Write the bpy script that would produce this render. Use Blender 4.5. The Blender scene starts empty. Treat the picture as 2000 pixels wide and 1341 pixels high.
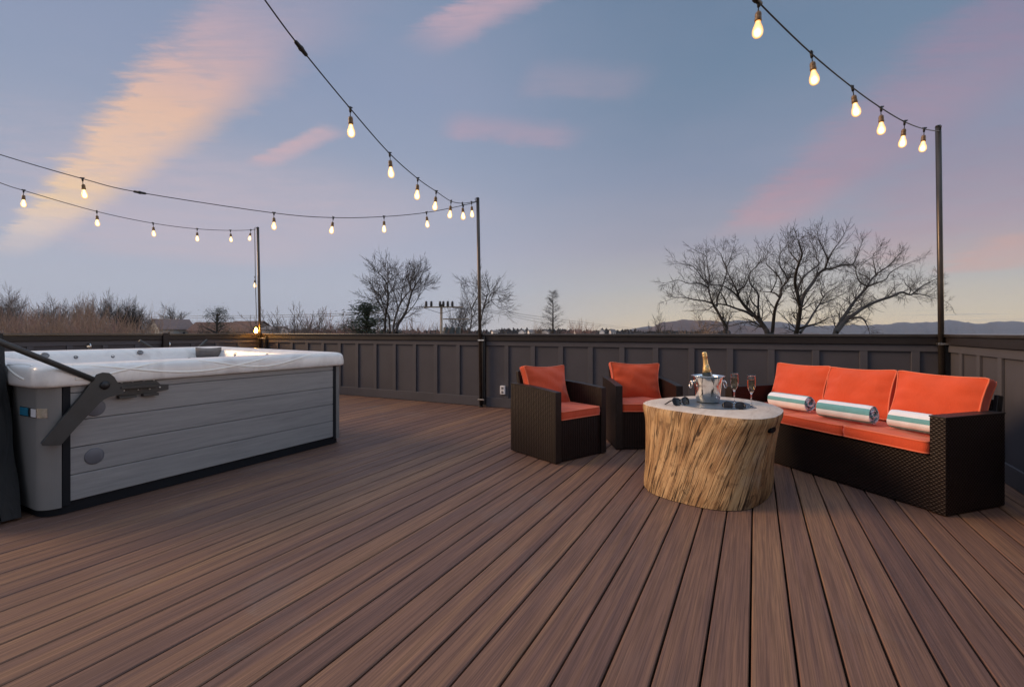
import bpy, bmesh, math, random
from mathutils import Vector, Matrix, Quaternion
from math import pi, sin, cos, sqrt, atan2, exp, radians

scene = bpy.context.scene
COL = scene.collection
# ------------------------------------------------------------------ camera model (used to set real positions from measurements)
FPX, HOR, CH = 919.0, 650.0, 1.085
YAW = math.atan(475 / FPX)
SA, CA = sin(YAW), cos(YAW)
YW = 6.0                                   # inner face of the back parapet

def ray(px, py, d):
    lat = (px - 1000) / FPX * d
    return Vector((-d * SA + lat * CA, d * CA + lat * SA, CH - (py - HOR) * d / FPX))

def on_x(px, py, X):
    t = (px - 1000) / FPX
    return ray(px, py, X / (-SA + t * CA))

# ------------------------------------------------------------------ materials
def lin(c):
    return tuple(((v / 255) / 12.92 if v / 255 <= .04045 else ((v / 255 + .055) / 1.055) ** 2.4) for v in c) + (1,)

class NB:
    """small node-graph builder"""
    def __init__(s, tree):
        s.t = tree; s.N = tree.nodes; s.L = tree.links
    def put(s, sock, v):
        if isinstance(v, bpy.types.NodeSocket): s.L.new(v, sock)
        elif v is not None:
            try: sock.default_value = v
            except Exception:
                sock.default_value = tuple(v)[:len(sock.default_value)]
    def node(s, typ, props=None, **inp):
        n = s.N.new(typ)
        for k, v in (props or {}).items(): setattr(n, k, v)
        for k, v in inp.items():
            key = int(k[1:]) if k[0] == 'i' and k[1:].isdigit() else k.replace('_', ' ')
            s.put(n.inputs[key], v)
        return n
    def m(s, op, a, b=None, c=None, clamp=False):
        n = s.N.new('ShaderNodeMath'); n.operation = op; n.use_clamp = clamp
        for i, v in enumerate((a, b, c)):
            if v is not None: s.put(n.inputs[i], v)
        return n.outputs[0]
    def mix(s, f, a, b, blend='MIX'):
        n = s.N.new('ShaderNodeMix'); n.data_type = 'RGBA'; n.blend_type = blend
        s.put(n.inputs[0], f); s.put(n.inputs[6], a); s.put(n.inputs[7], b)
        return n.outputs[2]
    def ramp(s, f, stops, interp='LINEAR'):
        n = s.N.new('ShaderNodeValToRGB'); cr = n.color_ramp; cr.interpolation = interp
        while len(cr.elements) < len(stops): cr.elements.new(.5)
        for e, (p, c) in zip(cr.elements, stops):
            e.position = p; e.color = c if len(c) == 4 else tuple(c) + (1,)
        s.put(n.inputs[0], f)
        return n.outputs[0]
    def maprange(s, v, a, b, c=0, d=1, smooth=True):
        n = s.N.new('ShaderNodeMapRange')
        if smooth: n.interpolation_type = 'SMOOTHSTEP'
        for i, x in enumerate((v, a, b, c, d)): s.put(n.inputs[i], x)
        return n.outputs[0]
    def noise(s, vec, scale, detail=4, rough=.55, dist=0):
        n = s.N.new('ShaderNodeTexNoise')
        if vec is not None: s.L.new(vec, n.inputs['Vector'])
        n.inputs['Scale'].default_value = scale; n.inputs['Detail'].default_value = detail
        n.inputs['Roughness'].default_value = rough; n.inputs['Distortion'].default_value = dist
        return n.outputs[0]
    def vscale(s, vec, sc, loc=(0, 0, 0)):
        n = s.N.new('ShaderNodeMapping'); s.L.new(vec, n.inputs[0])
        n.inputs[1].default_value = loc; n.inputs[3].default_value = sc
        return n.outputs[0]

MATS = {}
def new_mat(name):
    m = bpy.data.materials.new(name); m.use_nodes = True
    nb = NB(m.node_tree)
    bsdf = nb.N['Principled BSDF']
    MATS[name] = m
    return m, nb, bsdf

def coord(nb, kind='Object'):
    return nb.N.new('ShaderNodeTexCoord').outputs[kind]

def bump(nb, bsdf, h, strength=.3, dist=.01):
    b = nb.node('ShaderNodeBump', None, Strength=strength, Distance=dist, Height=h)
    nb.L.new(b.outputs[0], bsdf.inputs['Normal'])

def simple(name, col, rough=.6, metal=0, var=.12, scale=8, bumpy=0, coat=0, spec=.5):
    m, nb, b = new_mat(name)
    c = coord(nb)
    n = nb.noise(c, scale, 5)
    lo = tuple(v * (1 - var) for v in col[:3]) + (1,); hi = tuple(min(1, v * (1 + var)) for v in col[:3]) + (1,)
    nb.put(b.inputs['Base Color'], nb.ramp(n, [(.3, lo), (.7, hi)]))
    nb.put(b.inputs['Roughness'], nb.maprange(n, .2, .8, max(0, rough - .08), min(1, rough + .08)))
    b.inputs['Metallic'].default_value = metal
    b.inputs['Specular IOR Level'].default_value = spec
    if coat: b.inputs['Coat Weight'].default_value = coat
    if bumpy:
        n2 = nb.noise(c, scale * 12, 3)
        bump(nb, b, n2, bumpy, .004)
    return m

simple('wall_paint', (.072, .068, .077), .65, var=.12, scale=2.2, bumpy=.2, spec=.25)
simple('trim_paint', (.079, .075, .084), .6, var=.10, scale=2.6, bumpy=.15, spec=.25)
simple('cap_dark', (.022, .017, .016), .5, var=.2, scale=4, bumpy=.1, spec=.3)
simple('cap_gloss', (.040, .034, .032), .16, var=.2, scale=4)
simple('pole_metal', (.075, .062, .052), .35, metal=.75, var=.15, scale=10)
simple('black_metal', (.012, .012, .013), .45, var=.2, scale=12)
simple('lifter_metal', (.050, .050, .048), .5, metal=.25, var=.15, scale=15, bumpy=.12)
simple('strap_steel', (.70, .69, .66), .3, metal=1, var=.1, scale=30)
simple('chrome', (.78, .77, .75), .14, metal=1, var=.04, scale=30)
simple('white_plastic', (.72, .71, .72), .4, var=.04)
simple('slot_dark', (.006, .006, .006), .9, spec=.1)
simple('plinth_plastic', (.010, .011, .014), .65, var=.2, spec=.2)
simple('corner_plastic', (.185, .180, .172), .5, var=.10, scale=3, bumpy=.05)
simple('port_plastic', (.125, .128, .145), .5)
simple('jet_plastic', (.16, .15, .15), .3, var=.2)
simple('pillow_vinyl', (.16, .135, .12), .5, var=.12, scale=20, bumpy=.1)
simple('wire_black', (.012, .011, .010), .5)
simple('socket_brown', (.17, .095, .035), .4, var=.25, scale=40)
simple('gold_foil', (.80, .53, .22), .34, metal=.7, var=.18, scale=60, bumpy=.25)
simple('paper_label', (.75, .62, .35), .5, var=.1, scale=40)
simple('frame_black', (.012, .012, .014), .25, var=.1)
simple('lens_dark', (.012, .010, .011), .12, var=.1, spec=.35)
simple('bark_dark', (.034, .029, .027), .9, var=.3, scale=6)
simple('bark_grey', (.14, .122, .118), .9, var=.3, scale=2)
simple('bark_brown', (.27, .19, .140), .9, var=.35, scale=2)
simple('bark_red', (.27, .17, .150), .9, var=.3, scale=2)
simple('bark_pale', (.22, .17, .155), .9, var=.25, scale=2)
simple('needles', (.075, .105, .070), .8, var=.5, scale=1.2)
simple('leaf_dull', (.045, .050, .030), .8, var=.4, scale=1.2)
simple('roof_brown', (.16, .115, .105), .9, var=.2, scale=1.5)
simple('roof_red', (.11, .060, .050), .9, var=.2, scale=1.5)
simple('roof_grey', (.16, .15, .15), .9, var=.2, scale=1.5)
simple('siding_grey', (.34, .36, .35), .8, var=.08, scale=.8)
simple('siding_white', (.75, .72, .70), .7, var=.05, scale=.8)
simple('siding_dark', (.10, .09, .085), .8, var=.1, scale=.8)
simple('window_glass', (.03, .035, .045), .1, var=.2)
simple('pole_wood', (.30, .24, .18), .85, var=.25, scale=3)
simple('insulator', (.02, .02, .024), .4)
simple('transformer_paint', (.045, .055, .055), .45)
simple('grass_ground', (.085, .070, .045), .95, var=.45, scale=.05, bumpy=.3)
simple('hill_woods', (.040, .042, .050), .95, var=.35, scale=.012)
simple('hill_near', (.080, .058, .058), .95, var=.35, scale=.03)
simple('wood_far', (.050, .045, .044), .95, var=.4, scale=.06)
simple('joist_dark', (.004, .0035, .003), .95, spec=.05)

def mat_deck():
    m, nb, b = new_mat('deck_boards')
    geo = nb.N.new('ShaderNodeNewGeometry')
    rnd = geo.outputs['Random Per Island']
    c = coord(nb)
    off = nb.node('ShaderNodeCombineXYZ', None, X=nb.m('MULTIPLY', rnd, 37.0), Y=nb.m('MULTIPLY', rnd, 113.0), Z=0.0).outputs[0]
    v = nb.node('ShaderNodeVectorMath', {'operation': 'ADD'}, i0=c, i1=off).outputs[0]
    streak = nb.noise(nb.vscale(v, (26, .55, 1)), 1.0, 5, .6, .3)
    fine = nb.noise(nb.vscale(v, (150, 2.2, 1)), 1.0, 4, .65, .2)
    big = nb.noise(nb.vscale(v, (5, .35, 1)), 1.0, 2, .5)
    fac = nb.m('ADD', nb.m('MULTIPLY', streak, .60), nb.m('MULTIPLY', big, .45))
    fac = nb.m('ADD', fac, nb.m('MULTIPLY', nb.m('SUBTRACT', rnd, .5), .17))
    col = nb.ramp(fac, [(.28, (.100, .058, .052)), (.44, (.168, .090, .067)), (.56, (.230, .120, .075)), (.72, (.310, .166, .088))])
    col = nb.mix(nb.maprange(fine, .38, .60, .46, 0), col, (.050, .028, .022, 1))
    hair = nb.noise(nb.vscale(v, (420, 3.0, 1)), 1.0, 2, .6)
    col = nb.mix(nb.maprange(hair, .40, .62, .30, 0), col, (.060, .036, .030, 1))
    # worn greyer, scuffed area near the tub
    scuff = nb.noise(c, 1.3, 6, .6, .4)
    wear = nb.m('MULTIPLY', nb.maprange(scuff, .54, .70), .22)
    col = nb.mix(wear, col, (.150, .122, .112, 1))
    # faint drag marks
    arcs = nb.noise(nb.vscale(c, (1.0, 1.0, 1)), 2.1, 2, .5, 1.6)
    line = nb.m('MULTIPLY', nb.maprange(nb.m('ABSOLUTE', nb.m('SUBTRACT', arcs, .5)), 0, .010, 1, 0), nb.maprange(scuff, .55, .68))
    col = nb.mix(nb.m('MULTIPLY', line, .05), col, (.42, .37, .34, 1))
    nb.put(b.inputs['Base Color'], col)
    nb.put(b.inputs['Roughness'], nb.maprange(fine, .3, .7, .66, .48)); b.inputs['Specular IOR Level'].default_value = .25
    bump(nb, b, nb.m('ADD', nb.m('MULTIPLY', fine, .7), nb.m('MULTIPLY', streak, .3)), .35, .004)
mat_deck()

def mat_wicker(name, kz, kh, alt, strength):
    m, nb, b = new_mat(name)
    c = coord(nb)
    sp = nb.node('ShaderNodeSeparateXYZ', None, Vector=c)
    h = nb.m('ADD', sp.outputs[0], sp.outputs[1])
    z = sp.outputs[2]
    row = nb.m('FLOOR', nb.m('MULTIPLY', z, kz))
    ph = nb.m('MULTIPLY', nb.m('MODULO', row, 2.0), pi * alt)
    a = nb.m('SINE', nb.m('ADD', nb.m('MULTIPLY', h, 2 * pi * kh), ph))
    bz = nb.m('ABSOLUTE', nb.m('SINE', nb.m('MULTIPLY', z, pi * kz)))
    ht = nb.m('MULTIPLY', nb.m('ADD', nb.m('MULTIPLY', a, .5), .5), bz)
    n = nb.noise(c, 30, 3)
    col = nb.ramp(nb.m('ADD', nb.m('MULTIPLY', ht, .70), nb.m('MULTIPLY', n, .35)), [(.1, (.005, .0032, .003)), (.5, (.018, .0105, .009)), (.95, (.040, .023, .019))])
    nb.put(b.inputs['Base Color'], col)
    b.inputs['Roughness'].default_value = .4; b.inputs['Specular IOR Level'].default_value = .2
    bump(nb, b, ht, strength, .005)
mat_wicker('wicker', 84, 36, 1, .42)
mat_wicker('wicker_fine', 96, 44, .25, .45)
simple('wicker_band', (.020, .014, .012), .45, var=.3, scale=60, bumpy=.3, spec=.3)

def mat_fabric(name, col, scale=380, var=.10):
    m, nb, b = new_mat(name)
    c = coord(nb)
    w = nb.m('MULTIPLY', nb.m('SINE', nb.m('MULTIPLY', nb.node('ShaderNodeSeparateXYZ', None, Vector=c).outputs[0], scale * 2)), .5)
    n = nb.noise(c, scale, 2); n2 = nb.noise(c, 5, 4); n3 = nb.noise(nb.vscale(c, (1, 1, .6)), 11, 3, .5, .6)
    lo = tuple(v * (1 - var) for v in col); hi = tuple(min(1, v * (1 + var)) for v in col)
    cc = nb.ramp(nb.m('ADD', nb.m('MULTIPLY', n2, .7), nb.m('MULTIPLY', n, .3)), [(.3, lo), (.7, hi)])
    nb.put(b.inputs['Base Color'], cc)
    b.inputs['Roughness'].default_value = .85
    b.inputs['Sheen Weight'].default_value = .25
    b.inputs['Specular IOR Level'].default_value = .2
    bump(nb, b, nb.m('ADD', nb.m('MULTIPLY', n, .25), nb.m('ADD', nb.m('MULTIPLY', n3, 2.2), nb.m('MULTIPLY', w, .1))), .45, .006)
mat_fabric('cushion_orange', (.62, .080, .026))
mat_fabric('piping_orange', (.74, .16, .075))
mat_fabric('towel_white', (.78, .76, .78), 300, .05)
mat_fabric('towel_teal', (.15, .36, .37), 300, .15)
mat_fabric('towel_blue', (.10, .15, .26), 300, .15)

def mat_skirt():
    m, nb, b = new_mat('skirt_woodgrain')
    geo = nb.N.new('ShaderNodeNewGeometry'); rnd = geo.outputs['Random Per Island']
    c = coord(nb)
    off = nb.node('ShaderNodeCombineXYZ', None, X=nb.m('MULTIPLY', rnd, 17.0), Y=nb.m('MULTIPLY', rnd, 51.0), Z=nb.m('MULTIPLY', rnd, 9.0)).outputs[0]
    v = nb.node('ShaderNodeVectorMath', {'operation': 'ADD'}, i0=c, i1=off).outputs[0]
    g = nb.noise(nb.vscale(v, (2.2, 2.2, 42)), 1.0, 6, .65, .5)
    g2 = nb.noise(nb.vscale(v, (9, 9, 150)), 1.0, 4, .6)
    big = nb.noise(nb.vscale(v, (1.5, 1.5, 9)), 1.0, 3)
    f = nb.m('ADD', nb.m('MULTIPLY', g, .6), nb.m('ADD', nb.m('MULTIPLY', g2, .25), nb.m('MULTIPLY', big, .25)))
    f = nb.m('ADD', f, nb.m('MULTIPLY', nb.m('SUBTRACT', rnd, .5), .12))
    col = nb.ramp(f, [(.30, (.170, .168, .170)), (.52, (.255, .250, .246)), (.80, (.335, .326, .315))])
    nb.put(b.inputs['Base Color'], col)
    b.inputs['Roughness'].default_value = .5
    bump(nb, b, nb.m('ADD', g, nb.m('MULTIPLY', g2, .5)), .25, .004)
mat_skirt()

def mat_shell():
    m, nb, b = new_mat('acrylic_shell')
    c = coord(nb)
    n = nb.noise(c, 2.2, 6, .6, 1.5)
    col = nb.ramp(n, [(.35, (.62, .585, .55)), (.5, (.76, .73, .69)), (.66, (.69, .665, .64))])
    nb.put(b.inputs['Base Color'], col)
    b.inputs['Roughness'].default_value = .30
    b.inputs['Coat Weight'].default_value = .15; b.inputs['Coat Roughness'].default_value = .1
mat_shell()
simple('shell_ridge', (.86, .83, .76), .15, var=.03, scale=4)

def mat_water():
    m, nb, b = new_mat('tub_water')
    c = coord(nb)
    n = nb.noise(c, 6, 3, .5, .3)
    b.inputs['Base Color'].default_value = (.55, .60, .72, 1)
    b.inputs['Roughness'].default_value = .06
    b.inputs['Transmission Weight'].default_value = .35
    b.inputs['IOR'].default_value = 1.33
    bump(nb, b, n, .12, .02)
mat_water()

def mat_vinyl():
    m, nb, b = new_mat('cover_vinyl')
    c = coord(nb)
    n = nb.noise(nb.vscale(c, (1, 3, 1)), 2.5, 4, .55, .8); n2 = nb.noise(c, 220, 2)
    nb.put(b.inputs['Base Color'], nb.ramp(n, [(.3, (.006, .0065, .007)), (.7, (.013, .014, .015))]))
    b.inputs['Roughness'].default_value = .5; b.inputs['Specular IOR Level'].default_value = .25
    bump(nb, b, nb.m('ADD', nb.m('MULTIPLY', n, 2), nb.m('MULTIPLY', n2, .05)), .45, .02)
mat_vinyl()

def mat_stump():
    m, nb, b = new_mat('stump_bark')
    uv = coord(nb, 'UV')
    sp = nb.node('ShaderNodeSeparateXYZ', None, Vector=uv)
    u, v = sp.outputs[0], sp.outputs[1]
    warp = nb.noise(nb.vscale(uv, (2.0, 1.4, 1)), 1.0, 2, .5)
    w2 = nb.noise(nb.vscale(uv, (7, 4, 1)), 1.0, 3, .5)
    us = nb.m('ADD', nb.m('SUBTRACT', u, nb.m('MULTIPLY', v, .10)), nb.m('ADD', nb.m('MULTIPLY', warp, .09), nb.m('MULTIPLY', w2, .020)))
    p = nb.node('ShaderNodeCombineXYZ', None, X=us, Y=v, Z=0.0).outputs[0]
    blot = nb.noise(nb.vscale(p, (8, 4.2, 1)), 1.0, 6, .62, .5)
    grain = nb.noise(nb.vscale(p, (120, 5, 1)), 1.0, 5, .65)
    strip = nb.noise(nb.vscale(p, (30, 1.4, 1), (4, 4, 0)), 1.0, 4, .55)
    f = nb.m('ADD', nb.m('MULTIPLY', blot, .62), nb.m('ADD', nb.m('MULTIPLY', strip, .26), nb.m('MULTIPLY', grain, .14)))
    col = nb.ramp(f, [(.34, (.20, .100, .042)), (.46, (.36, .200, .088)), (.56, (.50, .305, .142)), (.70, (.63, .44, .24))])
    pale = nb.noise(nb.vscale(p, (5, 2.4, 1), (9, 2, 0)), 1.0, 5, .6)
    col = nb.mix(nb.m('MULTIPLY', nb.maprange(pale, .52, .70), .55), col, (.50, .40, .28, 1))
    # brown weathered patches and knots
    spot = nb.noise(nb.vscale(p, (13, 8, 1), (2, 6, 0)), 1.0, 7, .68, .5)
    col = nb.mix(nb.m('MULTIPLY', nb.maprange(spot, .53, .66), .68), col, (.135, .070, .032, 1))
    kn = nb.noise(nb.vscale(uv, (26, 22, 1), (3, 3, 0)), 1.0, 3, .5)
    kmask = nb.maprange(nb.noise(nb.vscale(uv, (4, 4, 1), (8, 1, 0)), 1.0, 2), .52, .64)
    col = nb.mix(nb.m('MULTIPLY', nb.m('MULTIPLY', nb.maprange(kn, .60, .68), kmask), .7), col, (.085, .038, .018, 1))
    # thin splits following the grain
    def split(sx, sy, off, w, thr):
        r_ = nb.m('ABSOLUTE', nb.m('SUBTRACT', nb.noise(nb.vscale(p, (sx, sy, 1), off), 1.0, 2, .5), .5))
        msk = nb.maprange(nb.noise(nb.vscale(p, (sx * .35, 3.5, 1), (off[1], off[0], 0)), 1.0, 3), thr, thr + .10)
        return nb.m('MULTIPLY', nb.maprange(r_, w * .25, w, 1, 0), msk)
    ck = nb.m('MAXIMUM', split(17, .7, (5, 2, 0), .014, .34), nb.m('MAXIMUM', nb.m('MULTIPLY', split(34, .9, (1, 9, 0), .016, .42), .85), nb.m('MULTIPLY', split(60, 1.3, (6, 3, 0), .022, .44), .6)))
    col = nb.mix(nb.m('MULTIPLY', ck, .9), col, (.028, .014, .007, 1))
    nb.put(b.inputs['Base Color'], col)
    b.inputs['Roughness'].default_value = .75; b.inputs['Specular IOR Level'].default_value = .25
    bump(nb, b, nb.m('SUBTRACT', nb.m('ADD', nb.m('MULTIPLY', blot, .8), nb.m('MULTIPLY', strip, .5)), nb.m('MULTIPLY', ck, 1.0)), .7, .010)
    m, nb, b = new_mat('stump_top')
    c = coord(nb)
    d = nb.node('ShaderNodeVectorMath', {'operation': 'LENGTH'}, i0=nb.vscale(c, (1.25, 1, 0)))
    wob = nb.noise(c, 4, 4)
    ring = nb.noise(nb.node('ShaderNodeCombineXYZ', None, X=nb.m('MULTIPLY', nb.m('ADD', d.outputs['Value'], nb.m('MULTIPLY', wob, .08)), 90), Y=0.0, Z=0.0).outputs[0], 1.0, 3, .6)
    gr = nb.noise(nb.vscale(c, (14, 3, 1)), 1.0, 5, .6, .5)
    f = nb.m('ADD', nb.m('MULTIPLY', ring, .5), nb.m('MULTIPLY', gr, .5))
    nb.put(b.inputs['Base Color'], nb.ramp(f, [(.3, (.36, .26, .19)), (.5, (.58, .47, .375)), (.72, (.72, .63, .53))]))
    b.inputs['Roughness'].default_value = .6
    bump(nb, b, f, .3, .004)
mat_stump()
simple('burner_metal', (.10, .125, .15), .45, metal=.3, var=.15, scale=14)

def mat_glass(name, col=(1, 1, 1, 1), rough=0.0, ior=1.45):
    m, nb, b = new_mat(name)
    b.inputs['Base Color'].default_value = col
    b.inputs['Roughness'].default_value = rough
    b.inputs['Transmission Weight'].default_value = 1
    b.inputs['IOR'].default_value = ior
mat_glass('clear_glass')
mat_glass('wine', (.95, .86, .62, 1), 0, 1.08)
simple('bottle_green', (.008, .018, .016), .07, var=.1, coat=.6)

def mat_bulb(name, gain, hot=False):
    m, nb, b = new_mat(name)
    lw = nb.node('ShaderNodeLayerWeight', None, Blend=.45)
    f = nb.m('SUBTRACT', 1.0, lw.outputs['Facing'])
    col = nb.ramp(f, [(.10, (1, .36, .06)), (.45, (1, .55, .17)), (.75, (1, .76, .38)), (.95, (1, .90, .66))])
    st = nb.m('ADD', .95, nb.m('MULTIPLY', nb.m('POWER', f, 4.0 if gain < 10 else 1.5), gain))
    if hot: col = nb.ramp(f, [(.1, (1, .34, .03)), (.9, (1, .46, .08))])
    nb.put(b.inputs['Emission Color'], col); nb.put(b.inputs['Emission Strength'], st)
    b.inputs['Base Color'].default_value = (.5, .3, .1, 1); b.inputs['Roughness'].default_value = .2
mat_bulb('bulb_glow', 1.7)
mat_bulb('bulb_bright', 330.0, True)

def mat_badge():
    m, nb, b = new_mat('badge_blue')
    b.inputs['Base Color'].default_value = (.03, .20, .32, 1); b.inputs['Roughness'].default_value = .2
mat_badge()

# ------------------------------------------------------------------ mesh helpers
class MB:
    def __init__(s): s.v = []; s.f = []; s.mi = []; s.uv = {}; s.sm = []
    def add(s, verts, faces, mat=0, smooth=False):
        o = len(s.v); s.v.extend(verts)
        for f in faces:
            s.f.append(tuple(i + o for i in f)); s.mi.append(mat); s.sm.append(smooth)
        return o
    def box(s, x0, x1, y0, y1, z0, z1, mat=0, M=None, ch=0):
        if ch:
            c = min(ch, (x1 - x0) / 2.01, (y1 - y0) / 2.01, (z1 - z0) / 2.01)
            bm = bmesh.new(); bmesh.ops.create_cube(bm, size=1)
            for w in bm.verts:
                w.co = Vector(((x0 + x1) / 2 + w.co.x * (x1 - x0), (y0 + y1) / 2 + w.co.y * (y1 - y0), (z0 + z1) / 2 + w.co.z * (z1 - z0)))
            bmesh.ops.bevel(bm, geom=bm.edges[:], offset=c, segments=2, profile=.5, affect='EDGES')
            bm.verts.index_update()
            vs = [w.co.copy() for w in bm.verts]; fs = [[q.index for q in p.verts] for p in bm.faces]
            bm.free()
            if M: vs = [M @ w for w in vs]
            s.add(vs, fs, mat); return
        vs = [Vector(p) for p in ((x0, y0, z0), (x1, y0, z0), (x1, y1, z0), (x0, y1, z0), (x0, y0, z1), (x1, y0, z1), (x1, y1, z1), (x0, y1, z1))]
        if M: vs = [M @ w for w in vs]
        s.add(vs, [(0, 3, 2, 1), (4, 5, 6, 7), (0, 1, 5, 4), (1, 2, 6, 5), (2, 3, 7, 6), (3, 0, 4, 7)], mat)
    def tube(s, pts, r, n=8, mat=0, cap=True, smooth=True, closed=False):
        pts = [Vector(p) for p in pts]
        rr = r if isinstance(r, (list, tuple)) else [r] * len(pts)
        N = len(pts); rings = []
        up = None
        for i, p in enumerate(pts):
            if closed: t = pts[(i + 1) % N] - pts[i - 1]
            else: t = pts[min(i + 1, N - 1)] - pts[max(i - 1, 0)]
            if t.length < 1e-9: t = Vector((0, 0, 1))
            t.normalize()
            if up is None:
                up = Vector((0, 0, 1)) if abs(t.z) < .9 else Vector((1, 0, 0))
            a = up - t * up.dot(t)
            if a.length < 1e-6: a = t.orthogonal()
            a.normalize(); up = a; b = t.cross(a)
            rings.append([p + (a * cos(2 * pi * k / n) + b * sin(2 * pi * k / n)) * rr[i] for k in range(n)])
        vs = [w for g in rings for w in g]; fs = []
        M = N if closed else N - 1
        for i in range(M):
            j = (i + 1) % N
            for k in range(n):
                k2 = (k + 1) % n
                fs.append((i * n + k, i * n + k2, j * n + k2, j * n + k))
        if cap and not closed:
            fs.append(tuple(range(n - 1, -1, -1))); fs.append(tuple((N - 1) * n + k for k in range(n)))
        s.add(vs, fs, mat, smooth)
    def lathe(s, prof, n=32, mat=0, M=None, smooth=True, close=False):
        vs = []; fs = []
        for (r, z) in prof:
            for k in range(n):
                w = Vector((r * cos(2 * pi * k / n), r * sin(2 * pi * k / n), z)); vs.append(M @ w if M else w)
        P = len(prof)
        for i in range(P if close else P - 1):
            j = (i + 1) % P
            for k in range(n):
                k2 = (k + 1) % n
                fs.append((i * n + k, i * n + k2, j * n + k2, j * n + k))
        if not close:
            if prof[0][0] > 1e-5: fs.append(tuple(range(n - 1, -1, -1)))
            if prof[-1][0] > 1e-5: fs.append(tuple((P - 1) * n + k for k in range(n)))
        s.add(vs, fs, mat, smooth)
    def prism(s, poly, vec, mat=0, M=None):
        """poly: list of 3D points; vec: extrusion"""
        a = [Vector(p) for p in poly]; vec = Vector(vec); b = [p + vec for p in a]
        n = len(a); vs = a + b
        if M: vs = [M @ w for w in vs]
        fs = [tuple(range(n - 1, -1, -1)), tuple(range(n, 2 * n))] + [(i, (i + 1) % n, n + (i + 1) % n, n + i) for i in range(n)]
        s.add(vs, fs, mat)
    def grid(s, rows, mat=0, wrap_u=False, wrap_v=False, smooth=True):
        R = len(rows); Cn = len(rows[0]); vs = [Vector(p) for r in rows for p in r]; fs = []
        for i in range(R if wrap_v else R - 1):
            for k in range(Cn if wrap_u else Cn - 1):
                i2, k2 = (i + 1) % R, (k + 1) % Cn
                fs.append((i * Cn + k, i * Cn + k2, i2 * Cn + k2, i2 * Cn + k))
        s.add(vs, fs, mat, smooth)
    def build(s, name, mats, parent=None, fix=True):
        me = bpy.data.meshes.new(name)
        me.from_pydata([tuple(w) for w in s.v], [], s.f)
        for m in (mats if isinstance(mats, (list, tuple)) else [mats]): me.materials.append(MATS[m])
        me.polygons.foreach_set('material_index', s.mi)
        me.polygons.foreach_set('use_smooth', s.sm)
        if fix and len(s.f) < 60000:
            bm = bmesh.new(); bm.from_mesh(me); bmesh.ops.recalc_face_normals(bm, faces=bm.faces[:]); bm.to_mesh(me); bm.free()
        me.update()
        o = bpy.data.objects.new(name, me); COL.objects.link(o)
        if parent is not None: o.parent = parent
        return o

def tag(o, label=None, cat=None, group=None, kind=None):
    if label: o['label'] = label
    if cat: o['category'] = cat
    if group: o['group'] = group
    if kind: o['kind'] = kind
    return o

def thing(name, label, cat, loc=(0, 0, 0), rot=0, group=None):
    o = bpy.data.objects.new(name, None); o.empty_display_size = .2; COL.objects.link(o)
    o.location = loc; o.rotation_euler = (0, 0, rot)
    return tag(o, label, cat, group)

def copy_tree(o, parent=None):
    c = o.copy(); COL.objects.link(c)
    if parent is not None: c.parent = parent
    for ch in list(o.children): copy_tree(ch, c)
    return c

def catmull(pts, n=6):
    pts = [Vector(p) for p in pts]; out = []
    for i in range(len(pts) - 1):
        p0 = pts[max(i - 1, 0)]; p1 = pts[i]; p2 = pts[i + 1]; p3 = pts[min(i + 2, len(pts) - 1)]
        for k in range(n):
            t = k / n
            out.append(.5 * ((2 * p1) + (p2 - p0) * t + (2 * p0 - 5 * p1 + 4 * p2 - p3) * t * t + (3 * p1 - p0 - 3 * p2 + p3) * t ** 3))
    out.append(pts[-1]); return out

def smooth01(a, b, x):
    t = min(1, max(0, (x - a) / (b - a))); return t * t * (3 - 2 * t)

# ------------------------------------------------------------------ DECK
BW = .1367; GAP = .0078
XL, XR = -8.74, 1.69
mb = MB()
x = -.0155 - BW * math.floor((-.0155 - XL) / BW) - BW
while x < XR:
    a, b_ = x + GAP / 2, x + BW - GAP / 2
    a2, b2 = max(a, XL + .002), min(b_, XR - .002)
    if b2 - a2 > .02:
        prof = [(a2, -.024), (a2, -.0035), (a2 + .0035, 0), (b2 - .0035, 0), (b2, -.0035), (b2, -.024)]
        ys = [-2.6, 5.99]
        vs = [(px, yy, pz) for yy in ys for (px, pz) in prof]
        n = 6
        fs = [(k, (k + 1) % n, n + (k + 1) % n, n + k) for k in range(n)] + [tuple(range(n)), tuple(range(2 * n - 1, n - 1, -1))]
        mb.add([Vector(v) for v in vs], fs)
    x += BW
deck = mb.build('deck', 'deck_boards')
tag(deck, 'brown composite deck floor of long narrow boards with dark gaps', 'deck', kind='structure')
mb = MB(); mb.box(XL - .1, XR + .1, -2.6, 6.1, -.30, -.03)
tag(mb.build('deck_frame', 'joist_dark'), 'dark framing under the deck boards', 'deck frame', kind='structure')
# storey that carries the roof deck
mb = MB(); mb.box(XL - .16, XR + .16, -2.6, 6.14, -8.6, -.302)
tag(mb.build('building', 'siding_dark'), 'dark storeys of the building under the roof deck', 'building')

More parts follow.
